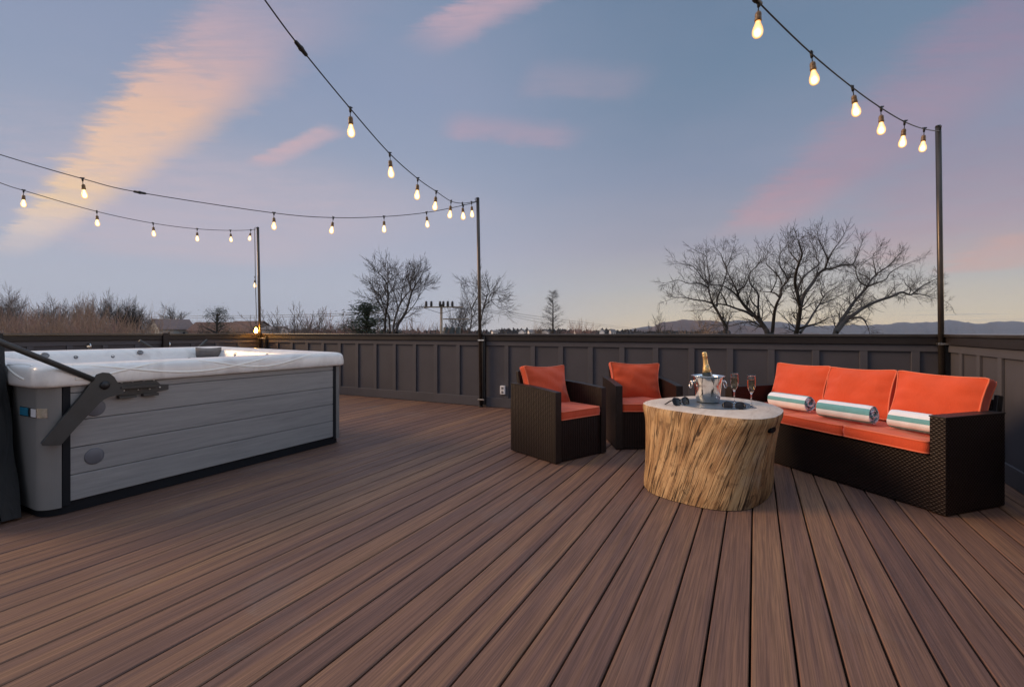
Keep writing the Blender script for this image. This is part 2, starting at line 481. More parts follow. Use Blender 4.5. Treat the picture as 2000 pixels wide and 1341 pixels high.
# ------------------------------------------------------------------ PARAPET WALLS
CAPZ = 1.074
def parapet(label, p0, p1, battens, post=None):
    """local x runs along the wall, local -y faces the deck"""
    d = Vector((p1[0] - p0[0], p1[1] - p0[1])); Ln = d.length
    t = thing('parapet_wall', label, 'wall', (p0[0], p0[1], 0), atan2(d.y, d.x))
    mb = MB(); mb.box(0, Ln, 0, .11, -.29, 1.03); mb.build('wall_panel', 'wall_paint', t)
    mb = MB(); mb.box(0, Ln, -.020, -.0005, .900, .968, ch=.003); mb.build('frieze_board', 'trim_paint', t)
    mb = MB(); mb.box(0, Ln, -.022, -.0005, .0035, .145, ch=.004); mb.build('baseboard', 'trim_paint', t)
    mb = MB(); mb.box(0, Ln, -.040, -.0006, .9705, CAPZ - .030, ch=.004); mb.build('fascia_board', 'cap_dark', t)
    mb = MB(); mb.box(0, Ln, -.055, .15, CAPZ - .0295, CAPZ, ch=.005); mb.build('cap_rail', 'cap_gloss', t)
    first = None
    for s_ in battens:
        if first is None:
            mb = MB(); mb.box(-.034, .034, -.019, -.0004, .1455, .8995, ch=.003)
            first = mb.build('batten', 'trim_paint', t); o = first
        else:
            o = first.copy(); COL.objects.link(o)
        o.location = (s_, 0, 0)
    if post:
        mb = MB(); mb.box(post - .045, post + .045, -.068, -.0, .0036, CAPZ + .012, ch=.004); mb.build('wall_post', 'cap_dark', t)
    return t
backb = [1.413 - .4178 * k for k in range(25)]
back = parapet('long dark grey panelled parapet wall behind the armchairs', (XL, YW), (1.665, YW), [bx - XL for bx in backb if XL + .1 < bx < 1.6])
RA = Vector((1.665, YW - .001)); RB = Vector((1.40, -2.6))
right = parapet('dark grey panelled parapet wall behind the orange sofa\'s right end', RA, RB, [.40 + .42 * k for k in range(19)])
LEFTX = XL
left = parapet('panelled parapet wall with a square post beyond the hot tub', (LEFTX, -2.6), (LEFTX, YW - .001),
               [5.57 + 2.6 - .415 * k for k in range(19) if abs(5.57 - .415 * k - 4.30) > .12], post=4.30 + 2.6)

# grab hooks/brackets on far wall
def wall_hook(Y, label):
    t = thing('towel_hook', label, 'hook', (LEFTX, Y, .87), 0, 'hooks on the wall past the tub')
    mb = MB(); mb.box(.001, .012, -.02, .02, .0, .07, ch=.003); mb.build('hook_plate', 'strap_steel', t)
    mb = MB(); mb.tube([(.012, 0, .055), (.05, 0, .06), (.075, 0, .04), (.075, 0, 0), (.05, 0, -.03), (.03, 0, -.02)], .011, 8); mb.build('hook_arm', 'strap_steel', t)
for px_, lab in ((172, 'bright steel hook on the wall above the tub rim, left of the square post'), (327, 'bright steel hook on the wall just right of the square post')):
    p = on_x(px_, 672, LEFTX); wall_hook(p.y, lab)

# outlet
t = thing('outlet_box', 'small white weatherproof outlet box on the wall beside the left armchair', 'outlet', (-3.235, YW, .262))
mb = MB(); mb.box(-.040, .040, -.045, -.001, -.062, .062, ch=.006); mb.build('cover_plate', 'white_plastic', t)
for z_ in (-.045, .012):
    mb = MB(); mb.box(-.016, .016, -.049, -.0455, z_, z_ + .033, ch=.001); mb.build('receptacle', 'jet_plastic', t)

# ------------------------------------------------------------------ LIGHT POLES
def light_pole(label, x, y, mnt, top=3.07, lean=(0, 0)):
    t = thing('light_pole', label, 'pole', (x, y, .0036), 0, 'poles holding the light strings')
    mb = MB(); mb.tube([(lean[0], lean[1], top), (lean[0] * .5, lean[1] * .5, top * .55), (0, 0, .002)], .024, 14); mb.build('pole', 'pole_metal', t)
    mb = MB(); mb.tube([(0, 0, .0), (0, 0, .012)], .034, 14); mb.build('pole_foot', 'black_metal', t)
    mb = MB(); mb.box(mnt - .022, mnt + .022, .012, .046, .03, 1.03, ch=.004); mb.build('mounting_post', 'black_metal', t)
    for z in (.975, .108):
        mb = MB()
        mb.box(-.036, mnt + .03, -.032, -.0265, z - .010, z + .010, ch=.002)
        mb.box(-.036, -.0312, -.026, .045, z - .010, z + .010, ch=.002)
        mb.build('strap', 'strap_steel', t)
    mb = MB(); mb.tube([(lean[0] + .02, lean[1], top - .03), (lean[0], lean[1] - .05, top - .005), (lean[0], lean[1] - .08, top - .03), (lean[0], lean[1] - .05, top - .05)], .005, 6); mb.build('eye_hook', 'black_metal', t)
    mb = MB(); mb.tube([(lean[0], lean[1], top), (lean[0], lean[1], top + .012)], [.026, .02], 14); mb.build('pole_cap', 'black_metal', t)
    return t
light_pole('tall metal light pole on the back wall between the tub and the armchairs', -3.575, 5.925, .04, 3.06, (-.055, 0))
light_pole('tall metal light pole in the corner behind the sofa', 1.60, 5.925, .045, 3.07, (-.03, 0))
light_pole('tall metal light pole in the far corner beyond the hot tub', -8.60, 5.925, .12, 3.15, (-.09, 0))

# ------------------------------------------------------------------ STRING LIGHTS
def on_plane(px, py, p, q):
    t = (px - 1000) / FPX
    D = (-SA + t * CA, CA + t * SA)
    ex, ey = q[0] - p[0], q[1] - p[1]
    det = D[0] * (-ey) - D[1] * (-ex)
    return ray(px, py, (p[0] * (-ey) - p[1] * (-ex)) / det)
SP = {'A': ((-3.63, 5.9), (-2.5, 1.74)), 'B': ((-3.63, 5.9), (-7, 1.9)), 'C': ((-8.69, 5.9), (-8.3, 2.26)), 'D': ((1.57, 5.9), (0, 3.0))}
WIRE = {'A': [(935, 393), (921, 395), (903, 397), (881, 393), (852, 374), (816, 349), (761, 300), (684, 212), (588, 95), (517, 0)],
        'B': [(935, 393), (905, 401), (833, 415), (750, 423), (651, 425), (535, 416), (273, 376), (161, 349), (0, 302)],
        'C': [(500, 447), (490, 449), (450, 450), (385, 447), (299, 436), (189, 413), (46, 372), (0, 357)],
        'D': [(1838, 257), (1805, 252), (1767, 238), (1721, 211), (1665, 171), (1585, 105), (1482, 5)]}
CLIPS = {'A': [1, 2, 3, 4, 5, 6, 7], 'B': [1, 2, 3, 4, 5, 7], 'C': [1, 2, 3, 4, 5, 6], 'D': [1, 2, 3, 4, 5, 6]}
CONN = {'A': (588, 95, 5), 'B': (273, 376, 5), 'D': (1476, -1, 6)}
LBL = {'A': 'string light cable running from the middle pole up over the deck', 'B': 'string light cable sagging from the middle pole across above the hot tub',
       'C': 'lowest string light cable leading to the far corner pole beyond the tub', 'D': 'string light cable rising from the corner pole above the sofa'}
BLB = {'A': 'the cable climbing from the middle pole over the deck', 'B': 'the sagging cable from the middle pole over the tub',
       'C': 'the cable to the far corner pole', 'D': 'the cable rising from the sofa corner pole'}
ORD = ['first', 'second', 'third', 'fourth', 'fifth', 'sixth', 'seventh']
bulb_proto = None
rb = random.Random(5)
def make_bulb():
    t = thing('light_bulb', 'x', 'bulb')
    mb = MB(); mb.tube([(-.018, 0, .012), (0, 0, .0), (.018, 0, .012)], .006, 6); mb.tube([(0, 0, .012), (0, 0, -.028)], [.011, .008], 8); mb.build('clip', 'wire_black', t)
    mb = MB(); mb.tube([(0, 0, -.0281), (.002, 0, -.045), (0, 0, -.060)], .0035, 6); mb.build('cord', 'wire_black', t)
    mb = MB(); mb.lathe([(.004, -.058), (.013, -.061), (.017, -.070), (.018, -.085), (.0165, -.088), (.018, -.092), (.0195, -.112), (.017, -.116)], 16); mb.build('socket', 'socket_brown', t)
    mb = MB(); mb.lathe([(.0005, -.1165), (.014, -.1165), (.015, -.126), (.020, -.142), (.0265, -.160), (.0295, -.177), (.028, -.194), (.021, -.207), (.010, -.214), (.0005, -.2155)], 18); mb.build('globe', 'bulb_glow', t)
    return t
for key, pl in WIRE.items():
    pts = [on_plane(px, py, *SP[key]) for px, py in pl]
    # carry the cable on past the picture, over the deck
    d = pts[-1] - pts[-2]; d2 = Vector((d.x, d.y, 0)).normalized()
    sl = d.z / max(1e-6, Vector((d.x, d.y, 0)).length)
    e = pts[-1].copy(); ext = []
    for k in range(1, 5):
        st = .7; sl += .05; e = e + d2 * st + Vector((0, 0, sl * st)); ext.append(e.copy())
    t = thing('string_light', LBL[key], 'cable', pts[0], 0, 'string light cables')
    mb = MB(); mb.tube([p - pts[0] for p in catmull(pts + ext, 5)], .0046, 6); mb.build('cable', 'wire_black', t)
    if key in CONN:
        px, py, seg = CONN[key]
        c = on_plane(px, py, *SP[key])
        dr = (pts[min(seg + 1, len(pts) - 1)] - pts[seg - 1]).normalized()
        if key == 'A': dr = (pts[9] - pts[7]).normalized()
        if key == 'B': dr = (pts[7] - pts[5]).normalized()
        c = c - pts[0]
        mb = MB(); mb.tube([c - dr * .062, c - dr * .052, c - dr * .010, c - dr * .008, c + dr * .008, c + dr * .010, c + dr * .052, c + dr * .062], [.006, .013, .015, .018, .018, .015, .013, .006], 10)
        mb.build('connector', 'wire_black', t)
    for k, i in enumerate(CLIPS[key]):
        if bulb_proto is None: bulb_proto = make_bulb(); o = bulb_proto
        else: o = copy_tree(bulb_proto)
        o.location = pts[i]; o.rotation_euler = (rb.uniform(-.10, .10), rb.uniform(-.10, .10), rb.uniform(0, 6))
        end = 'nearest that pole' if k == 0 else 'counting from that pole'
        o['label'] = 'glowing pear-shaped bulb, %s on %s' % (ORD[k], BLB[key])
        o['group'] = 'bulbs on the light strings'
# lead hanging down the far corner pole with two more bulbs
px0 = ray(496, 452, 9.30)
lead = [Vector((-8.69, 5.86, 3.10)), Vector((-8.675, 5.86, 2.5)), Vector((-8.665, 5.86, 2.0)), Vector((-8.64, 5.86, 1.5)), Vector((-8.56, 5.80, 1.30)), Vector((-8.585, 5.82, 1.0)), Vector((-8.58, 5.85, .6))]
t = thing('string_light', 'thin cable hanging down along the far corner pole', 'cable', lead[0], 0, 'string light cables')
mb = MB(); mb.tube([p - lead[0] for p in catmull(lead, 4)], .006, 6); mb.build('cable', 'wire_black', t)
for (px, py, lab) in ((498, 557, 'glowing bulb halfway down the far corner pole'), (500, 645, 'glowing bulb resting near the cap rail at the foot of the far corner pole')):
    dep = 9.24 if py < 600 else 9.08
    p = ray(px, py, dep); p.z += .165; o = copy_tree(bulb_proto); o.location = p
    for ch in o.children:
        if ch.name.startswith('globe') and py > 600:
            ch.data = ch.data.copy(); ch.data.materials[0] = MATS['bulb_bright']
    o.rotation_euler = (0, 0, 0); o['label'] = lab; o['group'] = 'bulbs on the light strings'

# ------------------------------------------------------------------ HOT TUB
TX0, TX1, TY0, TY1 = -5.74, -3.66, 1.165, 3.405
tub = thing('hot_tub', 'square grey hot tub with a white shell and woodgrain side panels', 'hot tub', ((TX0 + TX1) / 2, (TY0 + TY1) / 2, .0036))
tcx, tcy = (TX0 + TX1) / 2, (TY0 + TY1) / 2
HX, HY = (TX1 - TX0) / 2, (TY1 - TY0) / 2
def rrect(hx, hy, r, nc=10, ns=26):
    """counter-clockwise rounded rectangle"""
    out = []
    r = max(r, .005)
    cs = [(hx - r, hy - r, 0), (-hx + r, hy - r, pi / 2), (-hx + r, -hy + r, pi), (hx - r, -hy + r, 3 * pi / 2)]
    for i, (cx, cy, a0) in enumerate(cs):
        for k in range(nc): out.append(Vector((cx + r * cos(a0 + pi / 2 * k / nc), cy + r * sin(a0 + pi / 2 * k / nc), 0)))
        a1 = a0 + pi / 2
        p = Vector((cx + r * cos(a1), cy + r * sin(a1), 0))
        nx = cs[(i + 1) % 4]; q = Vector((nx[0] + r * cos(nx[2]), nx[1] + r * sin(nx[2]), 0))
        for k in range(ns): out.append(p.lerp(q, k / ns))
    return out
def rim_z(x, z):       # the rim stands a little higher on the far side
    return z + max(0, min(1, (z - .79) / .09)) * (.014 - .034 * (x / HX + 1) / 2)
prof = [(-.02, .762), (.020, .762), (.028, .767), (.031, .780), (.031, .805), (.0295, .830), (.027, .856), (.022, .880), (.010, .897), (-.015, .906), (-.055, .910), (-.105, .912), (-.150, .909), (-.180, .902), (-.205, .885), (-.225, .850), (-.240, .800), (-.262, .750), (-.30, .700), (-.40, .62), (-.62, .55), (-.80, .40), (-.85, .33)]
rows = []
for (o_, z) in prof:
    rad = .085 + (0 if o_ > -.1 else min(.22, (-o_ - .1) * 1.4))
    rows.append([(p.x, p.y, rim_z(p.x, z)) for p in rrect(HX + o_, HY + o_, max(.05, rad + o_ * .3))])
mb = MB(); mb.grid(rows, wrap_u=True)
base = len(mb.v) - len(rows[0]); mb.f.append(tuple(base + k for k in range(len(rows[0])))); mb.mi.append(0); mb.sm.append(False)
shell = mb.build('shell', 'acrylic_shell', tub)
# embossed waves along the front and near lip
def lip_pt(q):
    """q in 0..1 down the lip profile from rim top to lower edge"""
    seq = [(-.075, .9125), (-.020, .908), (.009, .899), (.0235, .881), (.0285, .856), (.031, .83), (.0325, .805), (.0325, .782)]
    f = q * (len(seq) - 1); i = min(int(f), len(seq) - 2); u = f - i
    return (seq[i][0] * (1 - u) + seq[i + 1][0] * u, seq[i][1] * (1 - u) + seq[i + 1][1] * u)
mb = MB()
for (amp, ph, wl, y0, y1, mid) in ((.30, .4, 1.25, -.98, .98, .52), (.34, 2.6, 1.7, -.98, .80, .50)):
    pts = []
    for k in range(90):
        y = y0 + (y1 - y0) * k / 89
        o_, z = lip_pt(max(.02, min(.97, mid + amp * sin(2 * pi * y / wl + ph))))
        pts.append((HX + o_ - .0062, y, rim_z(HX, z) - .004))
    mb.tube(pts, .0095, 8)
for (ph, mid) in ((.9, .5), (3.0, .5)):
    pts = []
    for k in range(70):
        x_ = -.95 + 1.85 * k / 69
        o_, z = lip_pt(max(.02, min(.97, mid + .32 * sin(2 * pi * x_ / 1.3 + ph))))
        pts.append((x_, -(HY + o_ - .0062), rim_z(x_, z) - .004))
    mb.tube(pts, .0095, 8)
mb.build('wave_ridge', 'shell_ridge', shell)
mb = MB(); w = rrect(HX - .262, HY - .262, .2); mb.add([Vector((p.x, p.y, .752)) for p in w], [tuple(range(len(w)))]); 
mb.build('water', 'tub_water', tub)
# headrest pillows and jets on the far walls
def pillow(loc, rz):
    mb = MB()
    rws = []
    for i in range(9):
        u = -1 + 2 * i / 8; r_ = []
        for k in range(9):
            v = -1 + 2 * k / 8
            th = .035 * (1 - abs(u) ** 4) * (1 - abs(v) ** 4)
            r_.append((u * .125, -.012 - th + .012 * u * u, v * .052 + .008 * u * u * (1 if v > 0 else .3)))
        rws.append(r_)
    mb.grid(rws); mb.grid([[(p[0], -.012 + .012 * (p[0] / .125) ** 2 + .01, p[2]) for p in r_] for r_ in rws])
    o = mb.build('headrest_pillow', 'pillow_vinyl', tub); o.location = loc; o.rotation_euler = (.12, 0, rz); return o
def loc_tub(px, py, X):
    p = on_x(px, py, X); return (p.x - tcx, p.y - tcy, p.z)
pillow((-HX + .33, HY - .30, .862), pi / 4)
def jet(loc, rz, r, tilt=.0):
    mb = MB(); M = Matrix.Translation(loc) @ Matrix.Rotation(rz, 4, 'Z') @ Matrix.Rotation(pi / 2 + tilt, 4, 'X')
    mb.lathe([(r, -.004), (r, .006), (r * .8, .010), (r * .62, .004), (r * .3, .002), (.001, .006)], 18, M=M)
    mb.build('jet', 'jet_plastic', tub)
for px_, py_, r in ((88, 687, .040), (148, 691, .022), (220, 690, .020), (274, 682, .036)):
    p = loc_tub(px_, py_, TX0 + .222); jet((p[0], p[1], p[2] - .034), pi / 2, r * .72, -.75)
for px_, r in ((-.35, .02), (.18, .022), (.42, .02)):
    jet((px_, HY - .222, .845), 0, r, -.5)
for a_ in (-.16, 0, .16):
    jet((-HX + .36 + a_ * .7 + .03, HY - .36 + a_ * .7, .792), pi / 4, .024)
# skirt
SZ0, SZ1 = .068, .761
bands = [(.070, .2230), (.2265, .3860), (.3895, .5500), (.5535, .7160), (.7195, .760)]
def panel(name, length, M):
    mb = MB()
    for (a, b_) in bands: mb.box(-length / 2, length / 2, -.012, .012, a, b_, M=M, ch=.004)
    mb.box(-length / 2, length / 2, .0125, .02, .07, .760, M=M)
    return mb.build(name, 'skirt_woodgrain', tub)
CR = .09
panel('side_panel', 2 * HY - 2 * CR - .05, Matrix.Translation((HX - .012, 0, 0)) @ Matrix.Rotation(pi / 2, 4, 'Z'))
panel('side_panel', 2 * HY - 2 * CR - .05, Matrix.Translation((-HX + .012, 0, 0)) @ Matrix.Rotation(-pi / 2, 4, 'Z'))
panel('side_panel', 2 * HX - 2 * .41 - .05, Matrix.Translation((0, -HY + .012, 0)))
panel('side_panel', 2 * HX - 2 * CR - .05, Matrix.Translation((0, HY - .012, 0)) @ Matrix.Rotation(pi, 4, 'Z'))
for (sx, sy) in ((1, -1), (1, 1), (-1, 1), (-1, -1)):
    a0 = {(1, 1): 0, (-1, 1): pi / 2, (-1, -1): pi, (1, -1): 3 * pi / 2}[(sx, sy)]
    cx, cy = sx * (HX - CR), sy * (HY - CR)
    out = [(cx + CR * cos(a0 + pi / 2 * k / 14), cy + CR * sin(a0 + pi / 2 * k / 14)) for k in range(15)]
    wide = .41 if sy < 0 else CR          # the near end has broad rounded corner panels
    if sy < 0:
        end = (sx * (HX - wide), -HY)
        if sx > 0: out = [end] + out; back_ = [(cx, cy), (cx, -HY + .05), (end[0], -HY + .05)]
        else: out = out + [end]; back_ = [(end[0], -HY + .05), (cx, -HY + .05), (cx, cy)]
    else: back_ = [(cx, cy)]
    mb = MB(); mb.prism([(p[0], p[1], .045) for p in out + back_], (0, 0, .715)); mb.build('corner_panel', 'corner_plastic', tub)
    mb = MB(); mb.box(sx * (HX - .004) - .008, sx * (HX - .004) + .008, sy * (HY - CR) - (.040 if sy > 0 else -.003), sy * (HY - CR) + (-.003 if sy > 0 else .040), .05, .7605, ch=.003); mb.build('corner_trim', 'plinth_plastic', tub)
    mb = MB(); mb.box(sx * (HX - wide) - (.026 if sx > 0 else -.003), sx * (HX - wide) + (-.003 if sx > 0 else .026), sy * (HY - .004) - .008, sy * (HY - .004) + .008, .05, .7605, ch=.003); mb.build('corner_trim', 'plinth_plastic', tub)
mb = MB(); q = rrect(HX - .015, HY - .015, .10)
mb.prism([(p.x, p.y, 0) for p in q], (0, 0, .067)); mb.build('base_pan', 'plinth_plastic', tub)
# cable ports on the long side
for (px_, py_, r) in ((184, 891, .050), (186, 797, .052)):
    p = loc_tub(px_, py_, TX1)
    mb = MB(); M = Matrix.Translation((HX, p[1], p[2])) @ Matrix.Rotation(pi / 2, 4, 'Y')
    mb.lathe([(r, -.002), (r, .0035), (r * .9, .006), (.001, .007)], 26, M=M); mb.build('port_cover', 'port_plastic', tub)
# lit badge plate wrapped round the near corner
def corner_path(off):
    cx, cy = HX - CR, -HY + CR
    P_ = [(HX - .41 + .02 * k, -HY - off) for k in range(16)] + [(cx + (CR + off) * cos(a), cy + (CR + off) * sin(a)) for a in [-pi / 2 + pi / 2 * k / 14 for k in range(15)]]
    return P_
def strip(x_from, n_arc, z0, z1, off, x_to=None):
    pts = [p for i, p in enumerate(corner_path(off)) if p[0] >= x_from and i <= 15 + n_arc and (x_to is None or p[0] <= x_to)]
    mb = MB(); mb.grid([[(p[0], p[1], z0) for p in pts], [(p[0], p[1], z1) for p in pts]])
    inn = [(p[0], p[1] + .004) for p in pts]
    mb.grid([[(p[0], p[1], z1) for p in pts], [(p[0], p[1], z1) for p in inn]]); mb.grid([[(p[0], p[1], z0) for p in pts], [(p[0], p[1], z0) for p in inn]])
    return mb
bd = strip(HX - .295, 9, .585, .640, .003).build('badge', 'chrome', tub)
strip(HX - .290, 0, .589, .636, .005, HX - .16).build('badge_lens', 'badge_blue', bd)
strip(HX - .145, 3, .589, .636, .005).build('badge_plate', 'white_plastic', bd)

# cover lifter, bolted to the tub
LX = TX1 + .032
def lift_poly(pts, x): 
    out = []
    for px, py in pts:
        p = on_x(px, py, x); out.append((p.x - tcx, p.y - tcy, p.z))
    return out
lf = bpy.data.objects.new('cover_lifter', None); COL.objects.link(lf); lf.parent = tub
mb = MB()
mb.prism(lift_poly([(80, 866), (160, 771), (181, 742), (188, 732), (200, 728), (212, 729), (222, 737), (228, 747), (240, 752), (240, 769), (212, 776), (203, 780), (194, 787), (150, 833), (117, 870), (82, 871)], LX), (.010, 0, 0))
mb.prism(lift_poly([(78, 866), (158, 770), (178, 741), (182, 743), (162, 773), (82, 868)], LX - .03), (.0305, 0, 0))
mb.build('lifter_plate', 'lifter_metal', lf)
mb = MB()
mb.prism(lift_poly([(232, 744), (300, 740), (312, 751), (328, 751), (328, 761), (308, 765), (300, 769), (232, 773)], TX1 + .006), (.008, 0, 0))
mb.prism(lift_poly([(232, 755), (305, 750), (305, 755), (232, 760)], TX1 + .014), (.035, 0, 0))
mb.prism(lift_poly([(228, 774), (262, 772), (262, 776), (228, 779)], TX1 + .002), (.035, 0, 0))
mb.prism(lift_poly([(275, 769), (305, 767), (305, 772), (275, 774)], TX1 + .002), (.035, 0, 0))
br = mb.build('mounting_bracket', 'lifter_metal', lf)
p = lift_poly([(203, 753)], LX)[0]
mb = MB(); mb.lathe([(.026, 0), (.026, .006), (.020, .013), (.001, .016)], 20, M=Matrix.Translation((p[0] + .010, p[1], p[2])) @ Matrix.Rotation(pi / 2, 4, 'Y')); mb.build('pivot_bolt', 'black_metal', lf)
mb = MB()
for (px_, py_) in ((237, 748), (258, 746), (280, 744), (300, 743), (242, 764), (270, 762), (292, 760), (312, 757)):
    q = lift_poly([(px_, py_)], TX1 + .015)[0]
    mb.lathe([(.006, 0), (.006, .004), (.001, .005)], 8, M=Matrix.Translation(q) @ Matrix.Rotation(pi / 2, 4, 'Y'))
mb.build('screw', 'strap_steel', lf)
p0 = Vector(lift_poly([(182, 742)], LX + .005)[0]); p1 = Vector(lift_poly([(0, 669)], LX + .005)[0]); dd = (p1 - p0)
mb = MB(); mb.tube([p0, p1, p0 + dd * 1.25, p0 + dd * 1.3 + Vector((-.06, -.02, .0)), p0 + dd * 1.3 + Vector((-1.9, -.02, 0))], .0165, 12); mb.build('lifter_tube', 'lifter_metal', lf)
# twin bracket on the far side, its arm ends show above the rim
mb = MB()
for (ya, za, yb, zb) in ((.55, .93, .33, 1.0), (.86, .93, 1.02, 1.0)):
    mb.tube([(-HX - .05, ya, za - .08), (-HX - .05, yb, zb)], .014, 8)
mb.build('far_bracket', 'lifter_metal', lf)

# folded cover hanging off the near end
cov = thing('tub_cover', 'folded black vinyl hot tub cover hanging beside the tub\'s near corner', 'tub cover', (-4.9, 1.035, .0036))
def slab(y0, y1, x0, x1, z0, z1, flare):
    rows = []
    nx, nz = 26, 22
    mb = MB()
    rr = random.Random(3)
    def S(u, v, y, sgn):
        xx = x0 + (x1 - x0) * u + flare * (1 - v) ** 1.2 * (1 if u > .5 else -1) * abs(u - .5) * 2
        bul = .012 * sin(9 * v + 3 * u) * sin(5 * u + 1) + .01 * sin(17 * v + 8 * u)
        return Vector((xx, y + sgn * bul * (1 if 0 < u < 1 else .4), z0 + (z1 - z0) * v))
    fr = [[S(i / nx, k / nz, y0, 1) for i in range(nx + 1)] for k in range(nz + 1)]
    bk = [[S(i / nx, k / nz, y1, -1) for i in range(nx + 1)] for k in range(nz + 1)]
    mb.grid(fr); mb.grid(bk)
    mb.grid([[r_[-1] for r_ in fr], [r_[-1] for r_ in bk]]); mb.grid([[r_[0] for r_ in fr], [r_[0] for r_ in bk]])
    mb.grid([fr[0], bk[0]]); mb.grid([fr[-1], bk[-1]])
    return mb
CX1 = -4.06 + 4.9
slab(-.095, -.005, -.84, CX1, .012, 1.09, .30).build('foam_half', 'cover_vinyl', cov)
slab(.0, .090, -.84, CX1 - .02, .012, 1.08, .29).build('foam_half', 'cover_vinyl', cov)
mb = MB(); mb.tube([(CX1 + .30 * (1 - v) ** 1.2, -.097, .012 + 1.08 * v) for v in [k / 14 for k in range(15)]], .006, 6); mb.build('piping', 'cover_vinyl', cov)

# ------------------------------------------------------------------ CUSHIONS
def boxed_cushion(W, D, T, crown, mat, name, parent, M, pinch=.02, piping=True, seed=1):
    """W along x, D along y, T thick along z, puffed faces, piping round both edges"""
    rr = random.Random(seed)
    ph = [rr.uniform(0, 6) for _ in range(6)]
    n = 20
    def outl(u, v):
        e = .055
        uu = u * (1 - pinch * (1 - v * v) ) ; vv = v * (1 - pinch * (1 - u * u))
        # round the corner
        m_ = max(0, abs(u) - (1 - .12)) / .12; n_ = max(0, abs(v) - (1 - .12)) / .12
        sh = .007 * m_ * n_
        return (W / 2 * uu - math.copysign(sh, u) * (m_ > 0), D / 2 * vv - math.copysign(sh, v) * (n_ > 0))
    top, bot = [], []
    for i in range(n + 1):
        v = -1 + 2 * i / n; a, b_ = [], []
        for k in range(n + 1):
            u = -1 + 2 * k / n
            x_, y_ = outl(u, v)
            c = (1 - abs(u) ** 3.2) * (1 - abs(v) ** 3.2)
            wr = .006 * sin(6 * u + ph[0] + 3 * v) * sin(5 * v + ph[1]) + .008 * (abs(u) ** 3) * sin(13 * v + ph[2]) * (1 - abs(v) ** 4) + .004 * sin(11 * u - 7 * v + ph[3]) * abs(u * v)
            a.append(Vector((x_, y_, T / 2 + crown * c + wr * c ** .3)))
            b_.append(Vector((x_, y_, -T / 2 - crown * c * .8 - wr * c ** .3)))
        top.append(a); bot.append(b_)
    mb = MB()
    mb.grid([[M @ p for p in r_] for r_ in top]); mb.grid([[M @ p for p in r_] for r_ in bot])
    def rim(g): return [p for p in g[0]] + [r_[-1] for r_ in g[1:-1]] + [p for p in reversed(g[-1])] + [r_[0] for r_ in reversed(g[1:-1])]
    ra, rb_ = rim(top), rim(bot)
    mids = [(a + b_) / 2 + Vector(((a.x) / (W / 2), (a.y) / (D / 2), 0)) * .006 for a, b_ in zip(ra, rb_)]
    mb.grid([[M @ p for p in ra], [M @ p for p in mids], [M @ p for p in rb_]], wrap_u=True)
    o = mb.build(name, mat, parent)
    if piping:
        pp = MB()
        for r_ in (ra, rb_): pp.tube([M @ p for p in r_], .0052, 6, closed=True)
        pp.build('piping', 'piping_orange', o)
    return o

# ------------------------------------------------------------------ ARMCHAIRS
def arm_mesh(x0, x1, y0, y1, zf, zb, M=None):
    mb = MB(); n = 12
    prof = [(y0 - .0, .004)] + [(y0, .02)]
    tops = [(y0 + (y1 - y0) * k / n, zf + (zb - zf) * sin(pi / 2 * k / n)) for k in range(n + 1)]
    poly = [(x0, y0, .004)] + [(x0, y, z) for y, z in tops] + [(x0, y1, .004)]
    mb.prism(poly, (x1 - x0, 0, 0), M=M)
    return mb, tops
def make_chair(label):
    t = thing('armchair', label, 'armchair', (0, 0, .0036), 0, 'wicker armchairs with orange cushions')
    W, D = .62, .60
    for sx in (-1, 1):
        x0, x1 = (-W / 2, -W / 2 + .058) if sx < 0 else (W / 2 - .058, W / 2)
        mb, tops = arm_mesh(x0, x1, 0.0, D, .582, .612)
        o = mb.build('arm', 'wicker_fine', t)
        bb = MB()
        for k in range(len(tops) - 1):
            (ya, za), (yb, zb) = tops[k], tops[k + 1]
            bb.prism([(x0 - .003, ya, za + .0005), (x0 - .003, yb, zb + .0005), (x0 - .003, yb, zb + .008), (x0 - .003, ya, za + .008)], (x1 - x0 + .006, 0, 0))
        bb.box(x0 - .003, x1 + .003, -.006, -.0005, .004, .589, ch=.002)
        bb.build('arm_edge', 'wicker_band', o)
    mb = MB(); mb.box(-W / 2 + .059, W / 2 - .059, .012, D - .06, .004, .345, ch=.004); mb.build('seat_base', 'wicker_fine', t)
    mb = MB()
    M = Matrix.Translation((0, D - .115, .34)) @ Matrix.Rotation(-.20, 4, 'X')
    mb.box(-W / 2 + .06, W / 2 - .06, .0, .045, .0, .40, M=M, ch=.008); mb.build('back_frame', 'wicker_fine', t)
    boxed_cushion(.498, .50, .065, .018, 'cushion_orange', 'seat_cushion', t, Matrix.Translation((0, .255, .385)), pinch=.004, seed=2)
    Mb = Matrix.Translation((-.012, .450, .585)) @ Matrix.Rotation(.03, 4, 'Y') @ Matrix.Rotation(pi / 2 - .27, 4, 'X')
    boxed_cushion(.515, .385, .060, .046, 'cushion_orange', 'back_cushion', t, Mb, pinch=.115, seed=4)
    for sx in (-1, 1):
        for sy in (.05, D - .05):
            mb = MB(); mb.lathe([(.018, 0), (.018, .0035)], 10, M=Matrix.Translation((sx * (W / 2 - .05), sy, -.0005))); mb.build('foot', 'black_metal', t)
    return t
c1 = make_chair('wicker armchair with orange cushions, nearer the hot tub, side turned to us')
c1.location = (-1.333, 3.893, .004); c1.rotation_euler = (0, 0, radians(65.5))
c2 = copy_tree(c1); c2['label'] = 'wicker armchair with orange cushions facing us, partly behind the tree-stump table'
c2.location = (-.875, 4.47, .004); c2.rotation_euler = (0, 0, radians(28))

